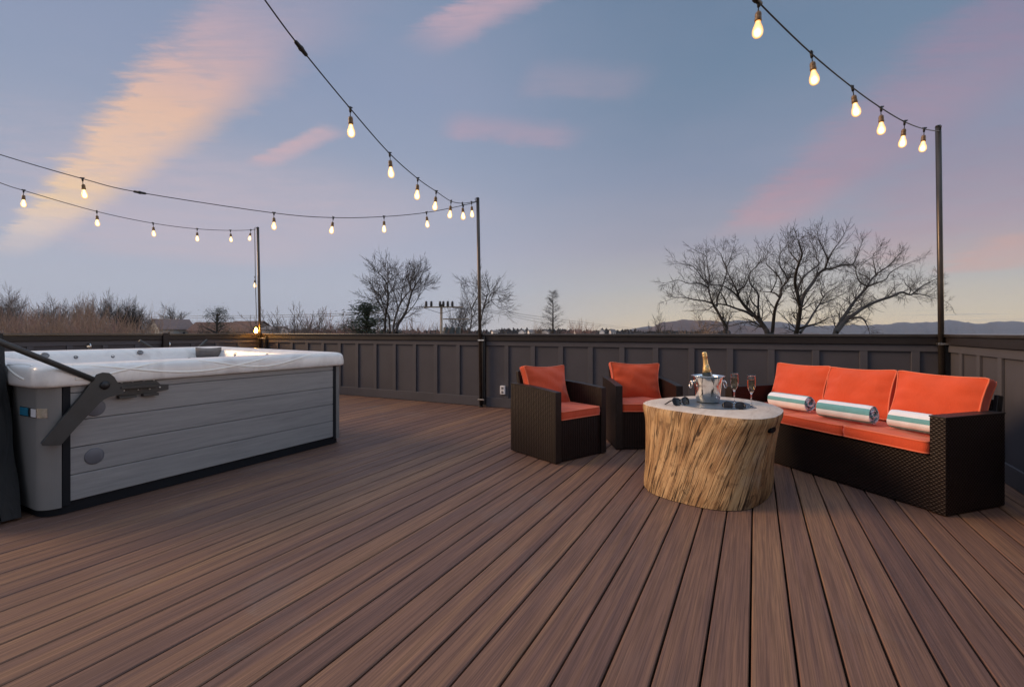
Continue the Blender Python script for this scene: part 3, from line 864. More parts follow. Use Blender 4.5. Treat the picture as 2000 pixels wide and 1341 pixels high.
# ------------------------------------------------------------------ SOFA
SO = (.373, 4.247); SR = radians(-44.4)
sofa = thing('sofa', 'three-seat dark wicker sofa with orange cushions along the right wall', 'sofa', (SO[0], SO[1], .0036), SR)
SL = 1.75
for sx in (-1, 1):
    x0, x1 = (-SL / 2, -SL / 2 + .085) if sx < 0 else (SL / 2 - .085, SL / 2)
    mb = MB(); mb.box(x0, x1, 0, .56, .004, .575, ch=.004); o = mb.build('arm', 'wicker', sofa)
    bb = MB(); bb.box(x0 - .003, x1 + .003, -.004, .563, .5753, .585, ch=.003); bb.build('arm_edge', 'wicker_band', o)
mb = MB(); mb.box(-SL / 2 + .0855, SL / 2 - .0855, .014, .558, .004, .343, ch=.004); mb.build('seat_base', 'wicker', sofa)
M = Matrix.Translation((0, .545, .26)) @ Matrix.Rotation(-.20, 4, 'X')
mb = MB(); mb.box(-SL / 2 + .09, SL / 2 - .09, 0, .045, 0, .40, M=M, ch=.006); mb.build('back_frame', 'wicker', sofa)
for sx in (-1, 1):
    mb = MB(); mb.box(sx * (SL / 2 - .075) - .012, sx * (SL / 2 - .075) + .012, -.004, .05, .1, .43, M=M, ch=.003); mb.build('back_post', 'black_metal', sofa)
cw = (SL - .17) / 3
for k in range(3):
    xc = -SL / 2 + .085 + cw * (k + .5)
    boxed_cushion(cw - .006, .565, .068, .012, 'cushion_orange', 'seat_cushion', sofa, Matrix.Translation((xc, .262, .385 + .001 * k)), pinch=.003, seed=10 + k)
for k in range(3):
    xc = -SL / 2 + .085 + cw * (k + .5)
    Mb = Matrix.Translation((xc + (.03, .02, .025)[k], .500, .606)) @ Matrix.Rotation((0, -.02, .02)[k], 4, 'Y') @ Matrix.Rotation(pi / 2 - .30, 4, 'X')
    boxed_cushion(cw + .012, .385, .075, .040, 'cushion_orange', 'back_cushion', sofa, Mb, pinch=.075, seed=20 + k)

# towels
def towel(label, x, y, rz, L, R, seed):
    t = tag(None, None) if False else None
    rr = random.Random(seed)
    o0 = Vector((SO[0], SO[1], 0)); Ms = Matrix.Translation(o0) @ Matrix.Rotation(SR, 4, 'Z')
    root = thing('rolled_towel', label, 'towel', Ms @ Vector((x, y, .4405)), SR + rz, 'striped rolled towels on the sofa')
    turns = 4.6; r0 = .012; n = int(turns * 26); th = .0062
    mb = MB(); s_len = 0; pts = []
    for k in range(n + 1):
        a = 2 * pi * turns * k / n + seed
        r = r0 + (R - r0) * k / n + .0012 * sin(5 * a + seed) * (k / n)
        pts.append((r * cos(a), r * sin(a), r, a))
    rows_o, rows_i, mats = [], [], []
    nl = 12
    for k, (py, pz, r, a) in enumerate(pts):
        sh = .004 * sin(a * 1.3 + seed)
        f = (r - th) / r
        ro, ri = [], []
        for j in range(nl + 1):
            u = j / nl
            xx = -L / 2 + L * u + sh
            sq = 1 - .04 * (u in (0, 1))
            dy = .002 * sin(20 * u + a * 2 + seed)
            flat = .86 if pz < 0 else .97
            ro.append(Vector((xx, (py) * sq + dy, R * .87 + pz * flat * sq))); ri.append(Vector((xx, py * f * sq + dy, R * .87 + pz * f * flat * sq)))
        rows_o.append(ro); rows_i.append(ri)
    st = rr.uniform(0, .05)
    arc = 0
    for k in range(n):
        seg = (Vector(pts[k + 1][:2]) - Vector(pts[k][:2])).length; arc += seg
        m_ = 1 if ((arc + st) % .100) < .044 else 0
        inner = k < n - 26 * 1.02
        mm = 2 if (m_ and inner and (k // 7) % 2) else m_
        mb.grid([rows_o[k], rows_o[k + 1]], mm); mb.grid([rows_i[k], rows_i[k + 1]], m_)
        for j in (0, nl):
            mb.add([rows_o[k][j], rows_o[k + 1][j], rows_i[k + 1][j], rows_i[k][j]], [(0, 1, 2, 3)], mm)
    for k in (0, n):
        mb.grid([rows_o[k], rows_i[k]], 0)
    b_ = mb.build('towel_roll', ['towel_white', 'towel_teal', 'towel_blue'], root, fix=False)
    return root
towel('white and teal striped rolled towel on the sofa seat nearest the stump table', -.33, .185, .06, .34, .074, 1)
towel('white and teal striped rolled towel on the middle sofa seat', .185, .130, .10, .37, .077, 2)
towel('white and teal striped rolled towel tucked beside the sofa\'s near arm', .665, .16, .04, .36, .077, 3)

# ------------------------------------------------------------------ STUMP TABLE
top_px = [(-.755, 3.70), (-.715, 3.55), (-.535, 3.405), (-.30, 3.305), (-.06, 3.262), (.08, 3.36), (.150, 3.58), (.168, 3.78), (.11, 3.99), (-.02, 4.17), (-.20, 4.27), (-.42, 4.25), (-.60, 4.06), (-.71, 3.87)]
bot_px = [(-.735, 3.62), (-.70, 3.38), (-.60, 3.235), (-.42, 3.152), (-.205, 3.125), (-.04, 3.225), (.072, 3.48), (.112, 3.74), (.09, 3.95), (-.03, 4.12), (-.20, 4.22), (-.41, 4.20), (-.58, 4.02), (-.69, 3.82)]
TC = Vector((-.29, 3.74)); TH = .548
def closed_cm(pts, n=12):
    P = [Vector(p) for p in pts]; m = len(P); out = []
    for i in range(m):
        p0, p1, p2, p3 = P[i - 1], P[i], P[(i + 1) % m], P[(i + 2) % m]
        for k in range(n):
            t = k / n
            out.append(.5 * ((2 * p1) + (p2 - p0) * t + (2 * p0 - 5 * p1 + 4 * p2 - p3) * t * t + (3 * p1 - p0 - 3 * p2 + p3) * t ** 3))
    return out
ct = [p - TC for p in closed_cm(top_px)]; cb = [p - TC for p in closed_cm(bot_px)]
stump = thing('stump_table', 'oval table like a sawn tree stump with split tan wood sides', 'table', (TC.x, TC.y, .0036))
rs = random.Random(8)
ridges = [(rs.uniform(0, 2 * pi), rs.randint(9, 60), rs.uniform(.4, 1)) for _ in range(16)]
NV = 34; NU = len(ct)
me_v = []; 
arc = [0]
for k in range(NU): arc.append(arc[-1] + (ct[(k + 1) % NU] - ct[k]).length)
rows = []
for j in range(NV + 1):
    v = j / NV
    row = []
    for k in range(NU):
        p = cb[k].lerp(ct[k], v)
        wst = -.016 * sin(pi * v) ** 1.2 - .006 * smooth01(.10, 0, v) + .010 * smooth01(.8, .97, v)
        s_ = arc[k] - .30 * v * 1.0 * TH
        fl = 0
        for (ph, fr, am) in ridges: fl += am * sin(s_ * fr + ph + 1.2 * sin(3 * v + ph))
        fl = fl * .0006
        nrm = p.normalized()
        q = p + nrm * (wst + fl)
        edge = .006 * smooth01(.95, 1.0, v) 
        row.append(Vector((q.x - nrm.x * edge, q.y - nrm.y * edge, TH * v)))
    rows.append(row)
mb = MB(); mb.grid(rows, wrap_u=True)
o = mb.build('stump_side', 'stump_bark', stump)
uvl = o.data.uv_layers.new(name='UVMap')
for poly in o.data.polygons:
    ks = [o.data.loops[li].vertex_index % NU for li in poly.loop_indices]
    wrap = max(ks) - min(ks) > NU / 2
    for li in poly.loop_indices:
        vi = o.data.loops[li].vertex_index; k = vi % NU; j = vi // NU
        u = arc[NU] if (wrap and k == 0) else arc[k]
        uvl.data[li].uv = (u, TH * j / NV)
# top face, slightly dished at its rim
mb = MB()
rim = rows[-1]
rws = [rim, [Vector((p.x * .985, p.y * .985, TH + .004)) for p in rim], [Vector((p.x * .7, p.y * .7, TH + .005)) for p in rim], [Vector((p.x * .3, p.y * .3, TH + .005)) for p in rim]]
mb.grid(rws, wrap_u=True); b0 = len(mb.v) - NU; mb.f.append(tuple(b0 + k for k in range(NU))); mb.mi.append(0); mb.sm.append(True)
mb.build('stump_top', 'stump_top', stump)
TT = TH + .0036 + .005
mb = MB(); mb.lathe([(.262, .0005), (.262, .003), (.256, .005), (.001, .005)], 56, M=Matrix.Translation((.015, .055, TH + .005))); mb.build('burner_lid', 'burner_metal', stump)
# handle slot on the right side: a solid black plug for its inner shade
k0 = min(range(NU), key=lambda k: (Vector((rows[28][k].x + TC.x, rows[28][k].y + TC.y)) - Vector((.078, 3.40))).length)
zc = .478
pc = rows[int(NV * zc / TH)][k0]; pn = Vector((rows[28][(k0 + 1) % NU].x - rows[28][k0 - 1].x, rows[28][(k0 + 1) % NU].y - rows[28][k0 - 1].y, 0)).normalized()
nr = Vector((pn.y, -pn.x, 0))
if nr.dot(Vector((pc.x, pc.y, 0))) < 0: nr = -nr
sl = []
for k in range(28):
    a = 2 * pi * k / 28
    ca, sa = cos(a), sin(a)
    sx_ = math.copysign(abs(ca) ** .6, ca) * .055; sz_ = math.copysign(abs(sa) ** .8, sa) * .0165
    sl.append(pc + pn * sx_ + Vector((0, 0, sz_)) - nr * .02)
mb = MB(); mb.prism(sl, nr * .0285); mb.build('slot_shade_plug', 'slot_dark', stump)

def W3(x, y, z): return (x, y, z)
# bucket
ZT = TH + .0036 + .0106
bk = thing('ice_bucket', 'polished steel ice bucket on the stump table', 'ice bucket', (-.318, 3.845, ZT))
mb = MB()
mb.lathe([(.001, .004), (.072, .004), (.077, .002), (.082, .006), (.089, .06), (.097, .13), (.104, .185), (.112, .197), (.122, .199), (.122, .202), (.111, .2015), (.101, .187), (.094, .13), (.086, .06), (.078, .012), (.001, .012)], 56)
mb.build('bucket_body', 'chrome', bk)
mb = MB(); mb.lathe([(.001, 0), (.076, 0), (.078, .0035), (.001, .0035)], 40); mb.build('base_ring', 'slot_dark', bk)
for sgn in (-1, 1):
    ax = Vector((CA, SA, 0)) * sgn
    mb = MB(); c0 = ax * .104 + Vector((0, 0, .155))
    mb.tube([c0 - ax * .004, c0 + ax * .020], [.010, .008], 12); mb.tube([c0 + ax * .017, c0 + ax * .027], [.013, .009], 12)
    tn = Vector((-ax.y, ax.x, 0))
    rg = [c0 + ax * (.021 + .004 * (1 - cos(a))) + tn * .026 * sin(a) + Vector((0, 0, -.020 + .026 * cos(a) - .0)) for a in [2 * pi * k / 26 for k in range(26)]]
    mb.tube(rg, .0042, 8, closed=True)
    mb.build('ring_handle', 'chrome', bk)
# bottle
tilt = Matrix.Rotation(.10, 4, Vector((-SA, CA, 0))) 
bt = thing('champagne_bottle', 'dark champagne bottle with gold foil neck standing in the ice bucket', 'bottle', (-.300, 3.850, ZT + .0135))
bt.rotation_euler = (Matrix.Rotation(-.13, 3, Vector((-SA, CA, 0)))).to_euler()
mb = MB(); mb.lathe([(.001, .0), (.038, .0), (.042, .008), (.042, .145), (.040, .175), (.032, .215), (.022, .255), (.0165, .285), (.0150, .300)], 32); mb.build('bottle_glass', 'bottle_green', bt)
mb = MB(); mb.lathe([(.0322, .214), (.0265, .240), (.0232, .255), (.0180, .282), (.0162, .310), (.0160, .330), (.0180, .333), (.0180, .340), (.0168, .344), (.0175, .356), (.0165, .364), (.010, .369), (.001, .370)], 32); fo = mb.build('neck_foil', 'gold_foil', bt)
fd = Vector((SA, -CA, 0))
mb = MB()
M = Matrix.Translation(fd * .0235 + Vector((0, 0, .262))) @ fd.to_track_quat('Z', 'Y').to_matrix().to_4x4()
mb.lathe([(.0125, -.006), (.0125, .0005), (.0095, .0018), (.009, .0005), (.001, .0008)], 22, M=M); mb.build('medallion', 'paper_label', fo)
mb = MB(); mb.lathe([(.0426, .045), (.0426, .125)], 32); mb.build('label', 'paper_label', bt)
# flutes
def flute(label):
    t = thing('champagne_flute', label, 'glass', (0, 0, 0), 0, 'champagne flutes on the stump table')
    mb = MB()
    out = [(.001, .0), (.033, .0), (.034, .0015), (.031, .0032), (.012, .006), (.0045, .012), (.0036, .03), (.0036, .088), (.0055, .098), (.014, .112), (.022, .130), (.0262, .155), (.0265, .185), (.0245, .222), (.0238, .232)]
    inn = [(.0230, .232), (.0237, .222), (.0257, .185), (.0254, .155), (.0210, .131), (.013, .1145), (.004, .104), (.001, .103)]
    mb.lathe(out + inn, 32); mb.build('glass_body', 'clear_glass', t)
    mb = MB(); mb.lathe([(.001, .1036), (.0038, .1046), (.0127, .1150), (.0207, .1315), (.0251, .1552), (.0254, .185), (.0248, .196), (.001, .196)], 32); mb.build('wine', 'wine', t)
    return t
f1 = flute('champagne flute on the stump table nearer the ice bucket'); f1.location = (-.135, 3.80, ZT - .001)
f2 = copy_tree(f1); f2['label'] = 'champagne flute on the stump table nearer the sofa'; f2.location = (-.024, 3.735, TT + .001)
f1.location.z = ZT + .0006 if (Vector((-.135, 3.80)) - TC - Vector((.015, .055))).length < .24 else TT + .001
f1.location.z = ZT + .0006

# sunglasses
def sunglasses(label, loc, rz):
    t = thing('sunglasses', label, 'sunglasses', loc, rz, 'sunglasses on the stump table')
    def ring(sx, k=1.0):
        out = []
        for i in range(28):
            a = 2 * pi * i / 28
            x = math.copysign(abs(cos(a)) ** .75, cos(a)) * .027 * k; z = math.copysign(abs(sin(a)) ** .75, sin(a)) * .0225 * k
            z += .003 * (x * sx > 0) * (z > 0)
            out.append(Vector((sx * .0345 + x, .004 * (x * sx / .027) ** 2 * (1 if x * sx > 0 else 0) + 0, .0245 + z)))
        return out
    mb = MB()
    for sx in (-1, 1): mb.tube(ring(sx), .0032, 7, closed=True)
    mb.tube([(-.010, 0, .034), (0, -.003, .037), (.010, 0, .034)], .0032, 7)
    mb.tube([(-.012, 0, .028), (-.007, .008, .022)], .002, 5); mb.tube([(.012, 0, .028), (.007, .008, .022)], .002, 5)
    mb.build('frame', 'frame_black', t)
    for sx in (-1, 1):
        r_ = ring(sx, .97); mb = MB()
        c = Vector((sx * .0345, -.003, .0245))
        mb.add([c] + r_, [(0, i + 1, (i + 1) % 28 + 1) for i in range(28)], 0, True)
        mb.add([c + Vector((0, .002, 0))] + [p + Vector((0, .0015, 0)) for p in r_], [(0, i + 1, (i + 1) % 28 + 1) for i in range(28)], 0, True)
        mb.build('lens', 'lens_dark', t)
        mb = MB(); mb.tube([(sx * .0625, .003, .036), (sx * .067, .020, .036), (sx * .066, .075, .030), (sx * .062, .115, .022), (sx * .058, .140, .004)], [.0042, .0042, .0034, .003, .0034], 7)
        mb.build('temple', 'frame_black', t)
    return t
g1 = sunglasses('black round sunglasses left of the ice bucket', (-.470, 3.615, TT + .001), YAW + radians(20))
g1.scale = (1.22,) * 3
g1.rotation_euler = (radians(-24), 0, YAW + radians(24))
g2 = copy_tree(g1); g2['label'] = 'black round sunglasses on the table in front of the champagne flutes'
g2.scale = (1.08,) * 3
g2.location = (-.130, 3.600, TT + .001); g2.rotation_euler = (radians(-28), 0, YAW - radians(24))

# ------------------------------------------------------------------ GROUND AND FAR SETTING
def gz(x, y):
    r = sqrt(x * x + y * y)
    d = -x * SA + y * CA; lat = x * CA + y * SA
    az = lat / max(1e-6, r)
    leftness = 1 - smooth01(-.15, .35, az) if d > 0 else .3
    return -8.6 + 5.2 * smooth01(30, 95, r) * leftness
mb = MB(); rows = []
rad = [0, 8, 16, 26, 36, 48, 60, 75, 95, 130, 190, 300, 500, 900, 1600, 2800, 5200]
for r in rad:
    row = []
    for k in range(72):
        a = 2 * pi * k / 72
        x, y = r * cos(a), r * sin(a); row.append(Vector((x, y, gz(x, y))))
    rows.append(row)
mb.grid(rows, wrap_u=True)
tag(mb.build('ground', 'grass_ground', fix=False), 'dull winter grass and soil below the deck', 'ground', kind='structure')

def fbm(x, seed=0):
    return sum(sin(x * f + seed * 1.7 + f) * a for f, a in ((1, 1), (2.3, .55), (5.1, .3), (11.7, .16), (23, .09), (51, .05))) / 2.1
def hill(name, label, mat, d, prof, thick, base, rough=1.0, seed=0):
    """prof: (px, py) crest points; a solid ridge with front and back slopes"""
    xs = []; 
    for i in range(len(prof) - 1):
        for k in range(14):
            u = k / 14; xs.append((prof[i][0] + (prof[i + 1][0] - prof[i][0]) * u, prof[i][1] + (prof[i + 1][1] - prof[i][1]) * (u * u * (3 - 2 * u))))
    xs.append(prof[-1])
    rows = []
    for s_ in [-1, -.8, -.6, -.4, -.2, 0, .3, .7, 1]:
        row = []
        for (px, py) in xs:
            c = ray(px, HOR, d); dirv = Vector((c.x, c.y, 0)).normalized()
            crest = CH + (HOR - py) * d / FPX + rough * fbm(px * .06, seed) 
            h = base + (crest - base) * (1 - abs(s_) ** 1.3) + (rough * 1.5 * fbm(px * .11 + s_ * 3, seed + 3) if 0 < abs(s_) < 1 else 0)
            p = Vector((c.x, c.y, 0)) + dirv * (s_ * thick); row.append(Vector((p.x, p.y, h)))
        rows.append(row)
    mb = MB(); mb.grid(rows)
    return tag(mb.build(name, mat, fix=False), label, 'hills', kind='structure')
hill('hills', 'hazy blue ridge of distant hills at the right', 'hill_woods', 3300,
     [(1180, 650), (1290, 636), (1400, 627), (1500, 626), (1560, 634), (1650, 636), (1720, 633), (1780, 630), (1830, 627), (1858, 626), (1900, 631), (1950, 628), (2050, 629), (2200, 626), (2400, 640)], 700, -9, 9, 1)
hill('hills', 'low wooded hill seen through the bare tree', 'hill_near', 1300,
     [(1200, 652), (1260, 641), (1300, 629), (1345, 624), (1380, 625), (1430, 632), (1500, 640), (1600, 650)], 220, -9, 3.0, 2)

# ------------------------------------------------------------------ TREES
def rot_to(d, ang, az):
    d = d.normalized(); a = d.orthogonal().normalized(); b = d.cross(a)
    return (d * cos(ang) + (a * cos(az) + b * sin(az)) * sin(ang)).normalized()
def grow(acc, p, d, L, r, lev, P, rng):
    nseg = P['seg'][min(lev, len(P['seg']) - 1)]
    pts = [p.copy()]; dirs = [d.copy()]
    wob = P['wob']
    for i in range(nseg):
        d = (d + Vector((rng.gauss(0, wob), rng.gauss(0, wob), rng.gauss(0, wob) + P['up'][min(lev, len(P['up']) - 1)]))).normalized()
        p = p + d * (L / nseg); pts.append(p.copy()); dirs.append(d.copy())
    tip = P['tip'] if lev >= P['max'] else max(P['tip'], r * .45)
    rr = [r + (tip - r) * i / nseg for i in range(nseg + 1)]
    acc[0 if lev == 0 else 1].tube(pts, rr, P['sides'][min(lev, len(P['sides']) - 1)], cap=False)
    if lev < P['max']:
        n = P['n'][min(lev, len(P['n']) - 1)]
        lo = P['lo'][min(lev, len(P['lo']) - 1)]
        az0 = rng.uniform(0, 6.28)
        for k in range(n):
            u = lo + (1 - lo) * (k + rng.uniform(.2, .9)) / n
            f = u * nseg; i = min(int(f), nseg - 1); q = pts[i].lerp(pts[i + 1], f - i)
            ang = P['ang'][min(lev, len(P['ang']) - 1)] * rng.uniform(.7, 1.25)
            nd = rot_to(dirs[i], ang, az0 + k * 2.4 + rng.uniform(-.4, .4))
            ll = L * P['ratio'] * rng.uniform(.7, 1.15) * (1.15 - P['shape'] * u)
            grow(acc, q, nd, ll, max(P['tip'], rr[i] * P['rr']), lev + 1, P, rng)
        # leader goes on
        if P.get('leader', True): grow(acc, pts[-1], dirs[-1], L * P['ratio'], rr[-1], lev + 1, P, rng)
TREE = {}
def proto(key, P, H, seed, bark='bark_grey'):
    rng = random.Random(seed); acc = [MB(), MB()]
    for s_ in range(P.get('stems', 1)):
        d0 = Vector((rng.uniform(-1, 1) * P.get('splay', .08), rng.uniform(-1, 1) * P.get('splay', .08), 1)).normalized()
        grow(acc, Vector((rng.uniform(-.2, .2) * (s_ > 0), rng.uniform(-.2, .2) * (s_ > 0), 0)), d0, P['L'], P['r'], 0, P, rng)
    zs = [v.z for v in acc[1].v]; top = max(zs)
    TREE[key] = dict(acc=acc, top=top, bark=bark, meshes={})
    return top
BASE = dict(seg=[6, 5, 4, 3], wob=.10, up=[.02, .05, .05, .04], sides=[8, 5, 4, 3], max=4, n=[7, 5, 5, 4], lo=[.72, .25, .2, .15], ang=[.75, .7, .65, .6], ratio=.62, rr=.60, shape=.35, tip=.017, L=7.0, r=.24)
proto('round', dict(BASE, L=6.5, n=[8, 6, 5, 4], ang=[.95, .75, .7, .6], ratio=.56), 0, 11, 'bark_dark')
proto('tall', dict(BASE, L=8.5, n=[7, 6, 5, 4], ang=[.55, .6, .6, .55], ratio=.54), 0, 23, 'bark_grey')
proto('vase', dict(BASE, stems=2, splay=.16, L=8.0, r=.20, n=[5, 5, 5, 4], ang=[.48, .6, .65, .6], ratio=.56, wob=.07, lo=[.60, .25, .2, .15]), 0, 37, 'bark_dark')
proto('fan', dict(BASE, stems=11, splay=.55, L=5.0, r=.06, n=[5, 5, 4, 3], ang=[.40, .45, .5, .5], ratio=.46, tip=.014, max=3, lo=[.45, .2, .2, .1]), 0, 41, 'bark_brown')
proto('crooked', dict(BASE, L=6.0, wob=.17, n=[7, 6, 5, 4], ang=[1.0, .85, .7, .6], ratio=.58), 0, 59, 'bark_brown')
# conical bare conifer
def cypress():
    rng = random.Random(77); a, b_ = MB(), MB(); H = 16.0
    a.tube([(0, 0, z * H) for z in (0, .25, .5, .75, 1)], [.22, .17, .12, .07, .015], 8, cap=False)
    for k in range(170):
        u = .12 + .86 * (k + rng.random()) / 170
        az = rng.uniform(0, 6.28); L = (1 - u) * 3.6 + .35; L *= rng.uniform(.75, 1.1)
        d = Vector((cos(az), sin(az), .55 + .3 * u)).normalized(); p = Vector((0, 0, u * H))
        pts = [p]; q = p.copy()
        for i in range(4):
            d = (d + Vector((rng.gauss(0, .06), rng.gauss(0, .06), -.04))).normalized(); q = q + d * L / 4; pts.append(q.copy())
        b_.tube(pts, [.030, .024, .018, .013, .010], 3, cap=False)
        for j in range(9):
            f = rng.uniform(.2, 1) * 4; i = min(int(f), 3); s_ = pts[i].lerp(pts[i + 1], f - i)
            e = rot_to(d, rng.uniform(.5, .9), rng.uniform(0, 6.28)); l2 = rng.uniform(.25, .6)
            b_.tube([s_, s_ + e * l2 * .5, s_ + e * l2 + Vector((0, 0, .05))], [.012, .010, .008], 3, cap=False)
    TREE['cypress'] = dict(acc=[a, b_], top=H, bark='bark_dark', meshes={})
cypress()
def leafy(key, H, W, mat, seed, cone, n=2600, sz=.16):
    rng = random.Random(seed); a, b_ = MB(), MB()
    a.tube([(0, 0, 0), (.1, 0, H * .4), (0, .1, H * .9)], [.2, .14, .03], 8, cap=False)
    clumps = []
    for k in range(110):
        u = rng.uniform(.12, .97); w = W * ((1 - u) ** .8 if cone else sqrt(max(0, 1 - (2 * u - 1) ** 2)))
        az = rng.uniform(0, 6.28); r = w * sqrt(rng.random()) * .95
        clumps.append((Vector((r * cos(az), r * sin(az), u * H)), rng.uniform(.35, .85) * W * .32))
        a.tube([(0, 0, max(.5, u * H - .8)), (r * cos(az) * .9, r * sin(az) * .9, u * H)], [.05, .015], 4, cap=False)
    for k in range(n):
        c, r = rng.choice(clumps)
        p = c + Vector((rng.gauss(0, .5), rng.gauss(0, .5), rng.gauss(0, .5))) * r
        d = Vector((rng.gauss(0, 1), rng.gauss(0, 1), rng.gauss(0, .6))).normalized(); e = d.orthogonal().normalized()
        s_ = sz * rng.uniform(.6, 1.5)
        b_.add([p - e * s_ * .3, p + d * s_, p + e * s_ * .3, p - d * s_ * .3], [(0, 1, 2, 3)])
    TREE[key] = dict(acc=[a, b_], top=H, bark='bark_dark', leaf=mat, meshes={})
leafy('cedar', 10, 3.2, 'needles', 5, True, 9000, .11)
leafy('scrub', 6, 2.6, 'leaf_dull', 6, False, 4200, .10)

def place_tree(key, px, py, d, label, sxy=1.0, bark=None, name='bare_tree', cat='tree', group=None, rz=None):
    T = TREE[key]; bk_ = bark or T['bark']
    c = ray(px, HOR, d); g = gz(c.x, c.y)
    Ht = CH + (HOR - py) * d / FPX - g
    s_ = Ht / T['top']
    t = thing(name, label, cat, (c.x, c.y, g), rz if rz is not None else (px * 1.37) % 6.28, group)
    t.scale = (s_ * sxy, s_ * sxy, s_)
    if bk_ not in T['meshes']:
        a = T['acc'][0].build('trunk', bk_, t, fix=False); b_ = T['acc'][1].build('crown', T.get('leaf', bk_), t, fix=False)
        T['meshes'][bk_] = (a.data, b_.data)
    else:
        for nm, me in zip(('trunk', 'crown'), T['meshes'][bk_]):
            o = bpy.data.objects.new(nm, me); COL.objects.link(o); o.parent = t
    return t
# thicket behind the tub
TH_ = 'bare trees of the thicket beyond the tub'
for (k, px, py, d, sxy, bark, lab) in (
    ('tall', 12, 548, 62, .75, 'bark_grey', 'tall grey bare tree at the picture\'s left edge above the cap rail'),
    ('round', 58, 566, 70, .8, 'bark_grey', 'bare twiggy tree just right of the tall one at the left edge'),
    ('crooked', 88, 572, 66, .8, 'bark_grey', 'crooked grey bare tree under the lowest string light, in the thicket'),
    ('tall', 128, 568, 72, .85, 'bark_grey', 'bare upright tree in the middle of the thicket left of the tallest crown'),
    ('vase', 152, 566, 64, .7, 'bark_brown', 'many-stemmed brown bare tree in the thicket'),
    ('tall', 183, 556, 74, .9, 'bark_grey', 'pale wispy bare tree, tallest in the middle of the thicket'),
    ('vase', 232, 568, 68, .75, 'bark_dark', 'dark upright bare tree left of the grey gabled house'),
    ('tall', 262, 572, 70, .8, 'bark_dark', 'dark bare tree with two upright tops near the grey gabled house'),
    ('vase', 36, 560, 78, .95, 'bark_grey', 'hazy grey bare tree behind the two trees at the left edge'),
    ('tall', 108, 574, 80, .9, 'bark_grey', 'thin grey bare tree behind the crooked one in the thicket'),
    ('round', 170, 580, 66, .8, 'bark_brown', 'low rounded brown bare tree in front of the pale wispy one'),
    ('crooked', 208, 574, 72, .85, 'bark_grey', 'crooked bare tree between the pale wispy one and the dark upright one'),
    ('round', 248, 578, 76, .9, 'bark_dark', 'broad dark bare tree behind the two dark upright trees near the grey house'),
    ('round', 288, 584, 74, .9, 'bark_grey', 'rounded bare tree directly above the grey gabled house\'s left end')):
    place_tree(k, px, py, d, lab, sxy, bark, group=TH_)
GR = 'bare trees behind the back wall'
place_tree('round', 326, 590, 185, 'small rounded bare tree behind the grey gabled house roof', .95, 'bark_dark', group=GR)
place_tree('crooked', 357, 588, 180, 'spreading bare tree behind the right end of the grey gabled house', 1.0, 'bark_dark', group=GR)
place_tree('scrub', 424, 601, 85, 'dark scraggly half-green tree between the houses left of the far pole', .85, name='evergreen_tree', group=GR)
place_tree('fan', 574, 588, 60, 'fan-shaped bare shrub tree just right of the far corner pole', 1.25, 'bark_grey', group=GR)
place_tree('fan', 645, 604, 62, 'reddish bare shrub above the tub\'s right corner', 1.1, 'bark_red', group=GR)
place_tree('tall', 690, 602, 70, 'thin bare tree left of the dark green cedar', .85, 'bark_grey', group=GR)
place_tree('cedar', 718, 590, 58, 'dark green cedar left of the tall pair of bare trees', 2.3, name='evergreen_tree', group=GR)
place_tree('fan', 795, 610, 40, 'pale pinkish bare shrub left of the utility pole\'s foot', .9, 'bark_pale', name='bare_shrub', cat='shrub', group=GR)
place_tree('vase', 888, 566, 75, 'small bare tree rising behind the utility pole crossarm', .8, 'bark_dark', group=GR, rz=1.0)
place_tree('cypress', 1080, 566, 90, 'slim conical bare conifer alone against the sky', 1.55, name='conifer_tree', group=GR)
place_tree('round', 1062, 622, 110, 'low bare tree at the foot of the slim conifer', .9, 'bark_brown', group=GR)
place_tree('fan', 1135, 618, 120, 'small bare shrub tree right of the slim conifer', .9, 'bark_red', name='bare_shrub', cat='shrub', group=GR)
place_tree('round', 1283, 592, 70, 'small twiggy tree standing clear to the left of the great bare tree', .62, 'bark_dark', group=GR)
place_tree('crooked', 1375, 604, 60, 'low twiggy tree behind the great bare tree\'s left limbs', .9, 'bark_brown', group=GR)
place_tree('crooked', 1335, 606, 65, 'low bare tree on the wooded hill left of the great bare tree', .9, 'bark_brown', group=GR)

